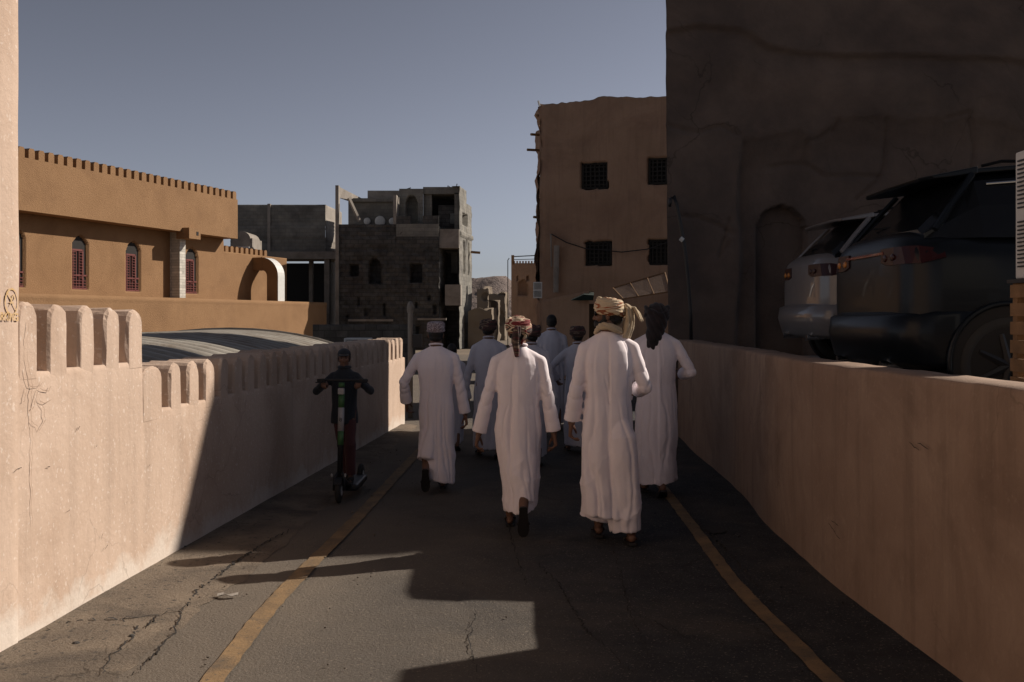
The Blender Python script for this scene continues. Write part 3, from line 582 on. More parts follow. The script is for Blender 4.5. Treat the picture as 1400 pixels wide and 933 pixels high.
# ================================================================== grey stone house, unfinished
def make_stone():
    Y = 54.0; s_ = 1361 / Y
    X = lambda px: (px - 700) / s_
    Z = lambda py: EYE + (435 - py) / s_
    cx = lambda c: X(440 + c / 3.586)
    cz = lambda c: Z(240 + c / 3.586)
    b = thing('stone_house', 'unfinished grey stone house with empty arched windows and open loggias', 'house', (-6, 55, 0))
    x0 = cx(78)
    def opening(U, Zz, c0, c1, t, d): return inrect(U + x0, Zz, cx(c0), cx(c1), cz(d), cz(t))
    def dep(U, Zz):
        r = 0.10 * (vnoise(U / 0.32 , Zz / 0.21, 9) - .5) + 0.08 * (vnoise(U / 0.13, Zz / 0.13, 19) - .5)
        row = np.floor(Zz / 0.2); j = np.abs(Zz / 0.2 - row - .5) > .42; r = r + 0.04 * j
        col = np.abs(((U / 0.42 + 0.5 * (row % 2)) % 1) - .5) > .46; r = r + 0.04 * col
        mask = lambda *a: opening(U, Zz, *a)
        smooth = np.maximum.reduce([mask(110, 360, 310, 345), mask(370, 575, 290, 330), mask(130, 315, 370, 395)])
        r = r * (1 - smooth) - 0.05 * smooth
        r = r + 0.9 * np.maximum.reduce([mask(138, 178, 440, 490), mask(235, 290, 765, 818), mask(370, 405, 742, 800), mask(425, 475, 742, 790),
              arch(U + x0, Zz, cx(256), (60 / 3.586) / s_, cz(530), cz(445), cz(405)), arch(U + x0, Zz, cx(461), (58 / 3.586) / s_, cz(523), cz(450), cz(400)) * (Zz < cz(433))])
        r = r - 0.06 * (mask(200, 315, 375, 560) + mask(410, 515, 370, 545)) * (np.abs(U + x0 - cx(257)) > 0.42) * (np.abs(U + x0 - cx(461)) > 0.42)
        for (a, c_, t, d) in ((120, 130, 690, 700), (175, 185, 600, 640), (520, 535, 590, 610), (545, 560, 640, 680), (205, 225, 655, 690), (455, 470, 625, 650), (300, 312, 630, 685)): r = r + 0.3 * mask(a, c_, t, d)
        return r
    facade('front_wall', (cx(78), Y), (cx(575), Y), 0, cz(240), dep, M['stone'], b, 0.06)
    facade('side_wall', (cx(575), Y), (cx(600), Y + 2.2), 0, cz(250), lambda U, Zz: 0.08 * (vnoise(U * 4, Zz * 4, 3) - .5), M['stone'], b, 0.08)
    # right hand bay with balconies set back
    facade('bay_wall', (cx(560), Y + 1.6), (cx(672), Y + 1.6), 0, cz(130), lambda U, Zz: 0.9 * inrect(U, Zz, 0.35, 1.0, cz(530), cz(370)) + 0.9 * inrect(U, Zz, .3, 1.0, cz(850), cz(660)) + 0.05 * vnoise(U * 4, Zz * 4, 2), M['stone'], b, 0.08)
    # sunlit right flank receding
    facade('flank_wall', (cx(672), Y + 0.6), (-2.37, Y + 4.6), 0, cz(45), lambda U, Zz: 0.05 * (vnoise(U * 3, Zz * 4, 5) - .5) + 0.7 * (inrect(U, Zz, 1.2, 1.9, 4.2, 6.0) + inrect(U, Zz, 2.7, 3.2, 4.2, 6.0) + inrect(U, Zz, .9, 2.6, 6.9, 7.6)) - 0.1 * inrect(U, Zz, 0, 9, 6.25, 6.5), M['block'], b, 0.07, topfn=lambda U: cz(45) - 0.7 * (U > 2.2))
    for (c0, c1, t, d, dy0, dy1, nm, mm) in [
        (573, 672, 262, 355, 0.1, 1.6, 'balcony_parapet', 'conc'), (603, 680, 535, 637, 0.15, 1.6, 'balcony_parapet', 'conc'),
        (365, 435, 200, 245, 0.0, 0.35, 'parapet_block', 'stone'), (495, 573, 197, 245, 0.0, 0.35, 'parapet_block', 'stone'), (365, 573, 238, 300, -.06, 0.3, 'parapet_wall', 'block'),
        (68, 84, 50, 900, -0.12, 0.3, 'corner_pier', 'conc'), (350, 366, 95, 240, 0.0, 2.4, 'pier', 'conc'),
        (108, 362, 95, 110, 1.8, 3.0, 'roof_edge', 'block'), (185, 420, 40, 100, 3.0, 6.0, 'roof_room', 'conc'),
        (488, 668, 45, 80, 1.0, 5.5, 'roof_slab', 'block'), (488, 530, 75, 255, 1.2, 1.6, 'wall_pier', 'block'), (645, 668, 75, 265, 1.0, 1.4, 'wall_pier', 'block'),
        (130, 350, 705, 716, -0.15, 0.2, 'ledge', 'conc'), (470, 610, 700, 710, -0.15, 0.2, 'ledge', 'conc')]:
        mb = MB(); mb.box(cx(c0), cx(c1), Y + dy0, Y + dy1, cz(d), cz(t)); mb.build(nm, M[mm], b)
    # loggia back wall with round openings and white dishes before them
    facade('loggia_wall', (cx(100), Y + 2.0), (cx(352), Y + 2.0), cz(245), cz(90), lambda U, Zz: 0.0 * U + 0.5 * ((((U + cx(100) - cx(263)) ** 2 + (Zz - cz(208)) ** 2) < 0.24 ** 2) | (((U + cx(100) - cx(197)) ** 2 + (Zz - cz(208)) ** 2) < 0.17 ** 2) | (((U + cx(100) - cx(325)) ** 2 + (Zz - cz(208)) ** 2) < 0.2 ** 2)), M['block'], b, 0.05)
    for c_ in (263, 325, 197):
        mb = MB(); mb.ell((cx(c_) , Y + 1.9, cz(208)), (0.30 if c_ == 263 else .2, 0.06, 0.30 if c_ == 263 else .2), nu=20); mb.build('dish', M['whitem'], b, smooth=True)
    arch_ = facade('arch_wall', (cx(370), Y + .9), (cx(490), Y + .9), cz(250), cz(55), lambda U, Zz: 0.7 * arch(U + cx(370), Zz, cx(430), 0.62, cz(245), cz(125), cz(88)), M['block'], b, 0.05)
    mb = MB(); mb.tube([(cx(128), Y + .3, cz(108)), (cx(182), Y + .3, cz(225))], 0.10, 4); mb.build('leaning_beam', M['conc'], b)
    mb = MB(); mb.hexa([(cx(84), Y + .2, cz(108)), (cx(150), Y + 5, cz(104)), (cx(150), Y + 5.3, cz(104)), (cx(84), Y + .5, cz(108)), (cx(84), Y + .2, cz(55)), (cx(190), Y + 5, cz(90)), (cx(190), Y + 5.3, cz(90)), (cx(84), Y + .5, cz(55))]); mb.build('party_wall', M['conc'], b)
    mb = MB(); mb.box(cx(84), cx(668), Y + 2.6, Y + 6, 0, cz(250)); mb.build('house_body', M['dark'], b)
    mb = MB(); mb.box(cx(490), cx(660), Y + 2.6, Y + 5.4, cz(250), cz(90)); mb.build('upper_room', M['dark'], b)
    mb = MB(); mb.tube([(cx(260), Y + 4, cz(38)), (cx(290), Y + 4, cz(32)), (cx(330), Y + 4, cz(36)), (cx(400), Y + 4, cz(14))], 0.03, 5); mb.build('loose_rebar', M['blackm'], b); mb = MB(); mb.tube([(cx(590), Y + 3, cz(45)), (cx(600), Y + 3, cz(15)), (cx(640), Y + 3, cz(40)), (cx(648), Y + 3, cz(5))], 0.03, 5); mb.build('loose_rebar', M['blackm'], b)
    mb = MB(); mb.tube([(-2.40, Y + 4, cz(352)), (-1.85, Y + 4, cz(356))], 0.08, 6); mb.build('water_spout', M['wood'], b)
make_stone()

# ================================================================== grey block building left of it
def make_block():
    Y = 57.0; s_ = 1361 / Y; X = lambda px: (px - 700) / s_; Z = lambda py: EYE + (435 - py) / s_
    b = thing('block_house', 'half built grey concrete block house with a dark open ground floor', 'house', (-12, 58, 0))
    facade('upper_wall', (X(315), Y), (X(445), Y), Z(346), Z(280), lambda U, Zz: 0.03 * (np.abs((Zz / .2) % 1 - .5) > .42) + 0.04 * (vnoise(U * 3, Zz * 4, 2) - .5) - 0.05 * inrect(U, Zz, 1.9, 9, Z(325), Z(308)), M['block'], b, 0.07)
    facade('flank_wall', (X(445), Y), (X(445) + .25, Y + 4), 0, Z(280), lambda U, Zz: 0.03 * (np.abs((Zz / .2) % 1 - .5) > .42) - 0.04 * inrect(U, Zz, 0, 9, Z(330), Z(300)), M['conc'], b, 0.07)
    for (a, c_, t, d, y0, y1, nm, mm) in [(315, 466, 345, 355, -.5, 2, 'roof_beam', 'conc'), (445, 452, 355, 490, -.4, 0.1, 'column', 'conc'), (415, 420, 355, 490, 1.5, 1.9, 'column', 'conc'), (366, 370, 279, 346, -.08, .2, 'column', 'conc'), (315, 460, 355, 490, 4, 4.3, 'back_wall', 'dark')]:
        mb = MB(); mb.box(X(a), X(c_), Y + y0, Y + y1, Z(d), Z(t)); mb.build(nm, M[mm], b)
make_block()
def make_small_white():
    Y = 53.0; s_ = 1361 / Y; X = lambda px: (px - 700) / s_; Z = lambda py: EYE + (435 - py) / s_
    b = thing('roof_room', 'small pale block room with an arched top behind the ochre building end', 'building', (-14.2, 53, 0))
    mb = MB(); mb.box(X(318), X(345), Y, Y + 2, 0, Z(326)); mb.build('wall', M['conc'], b)
    mb = MB(); mb.tube([(X(331), Y - .02, Z(328)), (X(331), Y + 2, Z(328))], 0.45, 18); mb.build('vault', M['conc'], b)
    mb = MB(); mb.box(X(328), X(342), Y - .35, Y - .1, Z(352), Z(338)); mb.build('white_box', M['whitem'], b)
make_small_white()

# ================================================================== ochre building on the left
def make_ochre():
    b = thing('ochre_building', 'long ochre rendered building with merlons, overhanging roof and red grilled arched windows', 'building', (-14.5, 42, 0))
    VP = 1142.0; k = 40.0 / (VP - 25)
    A0 = np.array(((25 - 700) / 40.0, 1361 / 40.0)); B0 = np.array(((325 - 700) / (k * (VP - 325)), 1361 / (k * (VP - 325))))
    d = (B0 - A0); d /= np.hypot(*d); n = np.array([d[1], -d[0]])
    def onl(px, off=0.0):
        """point on the plan line shifted outwards by off that appears at column px; returns xy and u"""
        A = A0 + n * off; t = (px - 700) / 1361.0      # x = t*y
        u = (A[0] - t * A[1]) / (t * d[1] - d[0]); p = A + d * u; return p, u
    def zat(px, py, off=0.0): p, u = onl(px, off); return EYE + (435 - py) / 1361.0 * p[1]
    REC = 0.75           # lower wall lies this far behind the fascia
    zE = zat(25, 287); zP = zat(25, 214)
    A = A0 - d * 6; B = B0
    LN = np.hypot(*(B - A))
    # fascia box
    facade('fascia', A, B, zE, zP, lambda U, Z: 0.012 * (fbm(U, Z, 1) - .5), M['brown'], b, 0.25, cap=False)
    def obx(off0, off1, ua, ub, z0, z1, nm, m):
        p = [A + d * ua + n * off0, A + d * ub + n * off0, A + d * ub + n * off1, A + d * ua + n * off1]
        mb = MB(); mb.hexa([(*q, z0) for q in p] + [(*q, z1) for q in p]); return mb.build(nm, m, b)
    obx(-4.5, -0.012, 0, LN - .002, zE + 0.002, zP - .002, 'overhang', M['brown'])
    cnt = int(LN / 0.45)
    for i in range(cnt + 1):
        u = LN - 0.25 - i * 0.455
        p = A + d * u; h = 0.36
        mb = MB(); q = [(-.14, 0), (-.14, h - .08), (-.09, h), (.09, h), (.14, h - .08), (.14, 0)]
        mb.loft([[(*(p + d * a + n * o), zP - 0.003 + z) for a, z in q] for o in (0.0, -0.28)]); mb.build('merlon', M['brown'], b)
    # lower wall with arched windows (extends beyond the overhang to px 392)
    Aw = A - n * REC; pe, ue = onl(392, -REC); lnw = np.dot(pe - Aw, d)
    zend = zat(360, 350, -REC)
    wins = []
    for px in (22, 110, 182.5, 262.5):
        p, _ = onl(px, -REC); uc = np.dot(p - Aw, d); wins.append((uc, px))
    zt = zat(110, 323, -REC); zb = zat(110, 395, -REC) - .02; wW = 0.86
    def dep(U, Z):
        r = 0.012 * (fbm(U, Z, 3) - .5)
        for uc, px in wins: r = r + 0.16 * arch(U, Z, uc, wW, zb, zt - .42, zt)
        return r
    topf = lambda U: np.where(U > LN - 0.02, zend, zE + 0.02)
    facade('lower_wall', Aw, Aw + d * lnw, 0, zE, dep, M['brown'], b, 0.055, topfn=topf)
    for k_ in range(9):
        u = LN + 0.25 + k_ * 0.42
        if u < lnw - .1:
            p = Aw + d * u; mb = MB(); q = [(-.12, 0), (-.12, .24), (-.08, .3), (.08, .3), (.12, .24), (.12, 0)]
            mb.loft([[(*(p + d * a + n * o), zend - 0.01 + z) for a, z in q] for o in (0.0, -0.25)]); mb.build('merlon', M['brown'], b)
    for uc, px in wins:
        def P(u, z, o): q = Aw + d * (uc + u) + n * o; return (q[0], q[1], z)
        def bar(mb, u0, u1, z0, z1, o0, o1): mb.hexa([P(u0, z0, o0), P(u1, z0, o0), P(u1, z0, o1), P(u0, z0, o1), P(u0, z1, o0), P(u1, z1, o0), P(u1, z1, o1), P(u0, z1, o1)])
        h = wW / 2; fr = MB(); zs_ = zt - .50
        for a in ((-h, -h + .07, zb, zs_), (.16, .22, zb, zs_), (-h, .22, zs_ - .07, zs_), (-h, h, zb + .50, zb + .56), (-h, h, zb, zb + .06)): bar(fr, *a, -.10, -.05)
        f = fr.build('window_frame', M['redgrille'], b)
        g = MB()
        for j in range(1, 4): bar(g, -h + j * wW / 6 - .012, -h + j * wW / 6 + .012, zb, zs_, -.09, -.06)
        nb = 14
        for j in range(1, nb):
            z = zb + (zs_ - zb) * j / nb
            bar(g, -h, h if j < 4 else -h + .24, z - .014, z + .014, -.08, -.05)
            if 4 <= j: bar(g, .02, .16, z - .014, z + .014, -.08, -.05)
        g.build('grille', M['redgrille'], f)
        q = MB(); bar(q, -h, h, zb, zt + .02, -.115, -.105); q.build('pane', M['dark'], f)  # dark pane fills the arch; its top stands in for the arch's shadow
    # projecting pier with white tiled strip and spout
    p, _ = onl(236, -REC); u1 = np.dot(p - Aw, d)
    def ob2(ua, ub, o0, o1, z0, z1, nm, m, par=b):
        q = [Aw + d * ua + n * o0, Aw + d * ub + n * o0, Aw + d * ub + n * o1, Aw + d * ua + n * o1]
        mb = MB(); mb.hexa([(*r_, z0) for r_ in q] + [(*r_, z1) for r_ in q]); return mb.build(nm, m, par)
    zl = zat(25, 400, .1)
    ob2(u1 - .18, u1 + .22, -.05, .50, zl, zat(236, 316, -REC), 'tiled_strip', M['tile'])
    ob2(u1 - .35, u1 + .45, REC - .3, REC + .35, zE - .30, zE + .16, 'spout_box', M['brown'])
    ob2(u1 + .15, u1 + .30, REC + .345, REC + .36, zE - .14, zE + .02, 'spout_hole', M['dark'])
    # terrace in front: low wall and its roof
    At = A + n * 0.9; pt_, _ = onl(447, 0.9); lt = np.dot(pt_ - At, d)
    zl = zat(25, 401, .9)
    facade('terrace_wall', At, At + d * lt, 0, zl, lambda U, Z: 0.03 * sstep(zl - .22, zl - .26, Z) + 0.01 * fbm(U, Z, 6), M['brown'], b, 0.15)
    q = [At - n * .02, At + d * (lt - .01) - n * .02, At + d * (lt - .01) - n * 3, At - n * 3]
    mb = MB(); mb.hexa([(*r_, 0) for r_ in q] + [(*r_, zl - .03) for r_ in q]); mb.build('terrace', M['brown'], b)
    # box duct: leaves the wall, turns down
    du = thing('air_duct', 'big ochre square air duct bending down with a bright white side', 'duct', (-12, 46, 3))
    p, _ = onl(350, -REC); ud = np.dot(p - Aw, d); zt_ = zat(352, 352, -REC); 
    def ring(o, z, ang, w=.62, h=.62):
        ca, sa = math.cos(ang), math.sin(ang)
        return [(*(Aw + d * (ud + a) + n * (o + b_ * h / 2 * (-sa))), z + b_ * h / 2 * ca) for a, b_ in ((-w / 2, -1), (w / 2, -1), (w / 2, 1), (-w / 2, 1))]
    rings = [ring(-.1, zt_ - .35, 0), ring(.5, zt_ - .35, 0)]
    for i in range(1, 9): a = math.pi / 2 * i / 8; rings.append(ring(.5 + .62 * math.sin(a), zt_ - .35 - .62 * (1 - math.cos(a)), -a))
    rings.append(ring(1.12, zl + 0.0, -math.pi / 2))
    mb = MB(); mb.loft(rings); o = mb.build('duct', [M['brown'], M['whitem']], du)
    for pol in o.data.polygons:
        nr = Vector((pol.normal.x, pol.normal.y)); 
        if nr.length > .2 and nr.normalized().dot(Vector(n)) > .9 or (pol.normal.z > .3 and pol.normal.z < .99): pol.material_index = 1
    mb = MB(); mb.loft([ring(.5, zt_ - .35, 0, .66, .66), ring(.55, zt_ - .35, 0, .66, .66)]); mb.build('flange', M['brown'], du)
make_ochre()

# ================================================================== corrugated barrel roof behind the left wall
def make_vault():
    b = thing('barrel_roof', 'low curved corrugated metal roof behind the left wall', 'roof', (-6, 15, 0))
    y0, y1, hw = 8.0, 21.5, 3.3
    ys = np.arange(y0, y1, 0.035); ph = np.linspace(0, np.pi, 41)
    P_, Y_ = np.meshgrid(ph, ys)
    corr = 0.035 * np.clip(2.2 * np.sin(Y_ * 2 * np.pi / 0.46), -1, 1)
    cxl = -6.35 + 0.02 * (Y_ - 10)
    Xx = cxl - (hw + corr) * np.cos(P_); Zz = 0.25 + (1.17 + corr) * np.sin(P_)
    grid_mesh('corrugated_sheet', np.stack([Xx, Y_, Zz], -1), M['tin'], b, smooth=False)
    rim = MB(); rim.tube([(-6.35 + .02 * (y1 - 10) - hw * math.cos(a), y1, .27 + 1.19 * math.sin(a)) for a in ph[::2]], 0.04, 6); rim.build('edge_trim', M['conc'], b)
    for k in range(0, 14):
        pass
    mb = MB(); mb.box(-9.6, -3.2, y0 + .1, y1 - .1, 0, .35); mb.build('wall', M['conc'], b)
make_vault()
# grey post with rounded head at the far end of the left wall
po = thing('metal_post', 'grey metal post with rounded head at the far end of the left wall', 'post', (*PX(561, 0, 17)[:2], 0))
mb = MB(); mb.tube([(0, 0, 0), (0, 0, 1.75), (0.0, 0, 1.95)], [0.045, 0.045, 0.045], 10); mb.build('pole', M['conc'], po, local=True, smooth=True)
mb = MB(); mb.ell((0, 0, 1.86), (0.06, 0.05, 0.13)); mb.build('head', M['conc'], po, local=True, smooth=True)
mb = MB(); mb.box(.04, .20, -.05, .05, 1.2, 1.42); mb.build('bracket', M['blackm'], po, local=True)
ac_unit('roof_box', 'small pale metal box standing behind the far part of the left wall', (PX(490, 0, 19)[0], 19, 0.9), 0.5, 0.3, 0.42)
# low dark wall and gate across the street end
gw = thing('street_end_wall', 'dark low stone wall with a small gate behind the walking men', 'wall', (-1.6, 40, 0))
facade('wall_face', (-6, 30), (-3.0, 31), 0, 1.5, lambda U, Z: 0.06 * fbm(U * 3, Z * 3, 2), M['stone'], gw, .1)

# ================================================================== PEOPLE
def cloth(name, c, c2=None, scale=6, rough=0.85, weave=260, sheen=0.15, thin=0):
    m = mat(name, c, c2, scale, rough, 0.25, weave, bdist=0.003)
    N = m.node_tree.nodes; K = m.node_tree.links; b = N['Principled BSDF']; b.inputs['Sheen Weight'].default_value = sheen
    if thin:      # thin cotton lets some light through
        tr = N.new('ShaderNodeBsdfTranslucent'); mx = N.new('ShaderNodeMixShader'); mx.inputs[0].default_value = thin
        K.new(b.inputs['Base Color'].links[0].from_socket, tr.inputs['Color']); K.new(b.outputs[0], mx.inputs[1]); K.new(tr.outputs[0], mx.inputs[2]); K.new(mx.outputs[0], N['Material Output'].inputs['Surface'])
    return m
M['robe'] = cloth('white_cotton', (0.91, 0.835, 0.86), (0.88, 0.80, 0.83), thin=.06)
M['robe_b'] = cloth('pale_blue_cotton', (0.54, 0.53, 0.59), (0.50, 0.49, 0.55))
M['robe_l'] = cloth('pale_lilac_cotton', (0.82, 0.745, 0.775), (0.79, 0.71, 0.74))
M['robe_g'] = cloth('grey_cotton', (0.30, 0.29, 0.33), (0.27, 0.26, 0.30))
M['skin'] = mat('brown_skin', (0.17, 0.088, 0.058), (0.14, 0.075, 0.05), 20, 0.55, 0.1, 200, bdist=0.002)
M['hair'] = plain('black_hair', (0.012, 0.010, 0.010), 0.6, bump=0.5, bscale=300)
M['shoe'] = plain('black_leather', (0.018, 0.015, 0.014), 0.55)
M['sole'] = plain('dark_rubber', (0.03, 0.028, 0.026), 0.8)
M['jacket'] = cloth('dark_jacket', (0.022, 0.026, 0.034), (0.016, 0.02, 0.026))
M['maroon'] = cloth('maroon_trousers', (0.085, 0.03, 0.033), (0.07, 0.026, 0.028))
M['scarfdark'] = cloth('black_scarf_cloth', (0.016, 0.014, 0.016), (0.028, 0.02, 0.022), 20)
def patterned(name, cols, sc=16, stretch=(.45, .45, 2.2)):
    """woven / embroidered cloth: blotches of several colours"""
    m = bpy.data.materials.new(name); m.use_nodes = True; N = m.node_tree.nodes; K = m.node_tree.links; b = N['Principled BSDF']; b.inputs['Roughness'].default_value = 0.85
    tc = N.new('ShaderNodeTexCoord'); nz = N.new('ShaderNodeTexNoise'); nz.inputs['Scale'].default_value = sc; nz.inputs['Detail'].default_value = 1.5; nz.inputs['Distortion'].default_value = 0.1
    mp = N.new('ShaderNodeMapping'); mp.inputs['Scale'].default_value = stretch; K.new(tc.outputs['Object'], mp.inputs[0]); K.new(mp.outputs[0], nz.inputs['Vector'])
    r = N.new('ShaderNodeValToRGB'); r.color_ramp.interpolation = 'CONSTANT'; K.new(nz.outputs[0], r.inputs[0])
    el = r.color_ramp.elements; lo, hi = 0.30, 0.66
    while len(el) < len(cols): el.new(0.5)
    for i, c in enumerate(cols): el[i].position = lo + (hi - lo) * i / (len(cols)); el[i].color = (*c, 1)
    el[0].position = 0
    K.new(r.outputs[0], b.inputs['Base Color'])
    n2 = N.new('ShaderNodeTexNoise'); n2.inputs['Scale'].default_value = 120; K.new(tc.outputs['Object'], n2.inputs['Vector'])
    bp = N.new('ShaderNodeBump'); bp.inputs['Strength'].default_value = .4; bp.inputs['Distance'].default_value = .004; K.new(n2.outputs[0], bp.inputs['Height']); K.new(bp.outputs[0], b.inputs['Normal'])
    return m
cream, red, brn, drk = (0.55, 0.44, 0.30), (0.17, 0.022, 0.022), (0.24, 0.075, 0.03), (0.045, 0.025, 0.02)
M['turban_red'] = patterned('red_cream_turban_cloth', [drk, red, (0.42, 0.30, 0.20), drk, cream, red, (0.5, 0.40, 0.28), red], 8)
M['turban_dark'] = patterned('dark_turban_cloth', [drk, (0.03, 0.02, 0.02), (0.10, 0.03, 0.03), drk, (0.2, 0.14, 0.1), drk], 12)
M['turban_tan'] = patterned('tan_brown_turban_cloth', [cream, (0.55, 0.42, 0.26), brn, cream, cream, (0.33, 0.10, 0.04), cream], 9)
M['cream'] = cloth('cream_shawl_cloth', (0.54, 0.43, 0.29), (0.44, 0.34, 0.22), 14)
M['cap'] = patterned('embroidered_cap_cloth', [(0.10, 0.07, 0.09), (0.45, 0.40, 0.42), (0.12, 0.06, 0.07), (0.5, 0.46, 0.46), (0.16, 0.12, 0.14)], 45, (1, 1, 1))

def ik(a, b, l1, l2, pole):
    a = Vector(a); b = Vector(b); d = b - a; l = min(d.length, (l1 + l2) * 0.999); d.normalize()
    x = (l1 * l1 - l2 * l2 + l * l) / (2 * l); h = math.sqrt(max(0, l1 * l1 - x * x)); p = Vector(pole); p = (p - d * p.dot(d)).normalized()
    return a + d * x + p * h
def remesh(mb, name, m, parent, vox, smooth=3, fn=None, disp=None):
    me = bpy.data.meshes.new(name + '_src'); me.from_pydata(mb.v, [], mb.f)
    bm = bmesh.new(); bm.from_mesh(me); bmesh.ops.recalc_face_normals(bm, faces=bm.faces); bm.to_mesh(me); bm.free()
    o = bpy.data.objects.new('tmp', me); C.objects.link(o)
    r = o.modifiers.new('r', 'REMESH'); r.mode = 'VOXEL'; r.voxel_size = vox; r.use_smooth_shade = True
    if smooth: s = o.modifiers.new('s', 'SMOOTH'); s.factor = 0.5; s.iterations = smooth
    dg = bpy.context.evaluated_depsgraph_get(); me2 = bpy.data.meshes.new_from_object(o.evaluated_get(dg)); bpy.data.objects.remove(o); bpy.data.meshes.remove(me)
    me2.name = name
    if disp is not None:
        n = len(me2.vertices); co = np.empty(n * 3); me2.vertices.foreach_get('co', co); co = co.reshape(-1, 3)
        no = np.empty(n * 3); me2.vertex_normals.foreach_get('vector', no); no = no.reshape(-1, 3)
        co = disp(co, no); me2.vertices.foreach_set('co', co.ravel()); me2.update()
    return link(name, me2, m, parent, smooth=True)
def hand(mb, W, d, palm, thumb, k=1.0, curl=0.5):
    d = Vector(d).normalized(); palm = Vector(palm); palm = (palm - d * palm.dot(d)).normalized(); th = Vector(thumb); th = (th - d * th.dot(d) - palm * th.dot(palm)).normalized()
    W = Vector(W)
    for i, (off, l, c_) in enumerate([(0.030, 0.078, 0.85), (0.010, 0.086, 1.0), (-0.010, 0.080, 1.1), (-0.029, 0.064, 1.25)]):
        kn = W + d * 0.088 * k + th * off * k
        mb.cap(W + d * 0.01 * k + th * off * 0.55 * k, 0.0175 * k, kn, 0.0125 * k, 10)
        p = kn; a = 0.25 + 0.12 * i; seg = (0.45, 0.31, 0.24)
        for j, f in enumerate(seg):
            a += curl * c_ * (0.55 if j == 0 else 0.75)
            q = p + (d * math.cos(a) + palm * math.sin(a)) * l * f * k
            mb.cap(p, (0.0102 - 0.001 * j) * k, q, (0.0094 - 0.001 * j) * k, 8); p = q
    b0 = W + d * 0.02 * k + th * 0.024 * k; b1 = b0 + (d * 0.65 + th * 0.55 + palm * 0.45) * 0.042 * k; b2 = b1 + (d * 0.85 + th * 0.15 + palm * 0.5) * 0.032 * k; b3 = b2 + (d * 0.9 + palm * 0.45) * 0.022 * k
    mb.cap(b0, 0.0165 * k, b1, 0.0125 * k, 8); mb.cap(b1, 0.0115 * k, b2, 0.010 * k, 8); mb.cap(b2, 0.010 * k, b3, 0.008 * k, 8)
def head_mb(mb, T, k, beard=False):
    """T: function head-frame (x right, y face, z up) -> local"""
    Rm = T.to_3x3()
    def e(c, r): mb.ell(T @ (Vector(c) * k), tuple(x * k for x in r), Rm, 18, 12)
    def cp(a, ra, b, rb): mb.cap(T @ (Vector(a) * k), ra * k, T @ (Vector(b) * k), rb * k, 10)
    e((0, -0.015, 0.025), (0.076, 0.094, 0.088)); e((0, 0.012, -0.02), (0.066, 0.078, 0.078)); e((0, 0.028, -0.062), (0.050, 0.054, 0.046))
    cp((0, 0.082, 0.012), .008, (0, 0.104, -0.030), .0125); cp((-0.012, 0.092, -0.034), .007, (0.012, 0.092, -0.034), .007)
    cp((-0.042, 0.072, 0.028), .010, (0.042, 0.072, 0.028), .010)         # brow
    cp((-0.017, 0.080, -0.058), .0065, (0.017, 0.080, -0.058), .0065); cp((-0.014, 0.078, -0.069), .007, (0.014, 0.078, -0.069), .007)
    e((0, 0.070, -0.094), (0.020, 0.018, 0.016))
    for s in (-1, 1):
        e((s * 0.045, 0.055, -0.025), (0.022, 0.026, 0.024)); e((s * 0.077, -0.006, -0.012), (0.009, 0.018, 0.031)); cp((s * .078, -.018, .008), .006, (s * .080, -.014, -.02), .006)
def foot_pts(ank, pitch, k, yaw=0):
    Rm = Matrix.Rotation(yaw, 3, 'Z') @ Matrix.Rotation(-pitch, 3, 'X'); a = Vector(ank)
    f = lambda x, y, z: a + Rm @ (Vector((x, y, z)) * k)
    return f
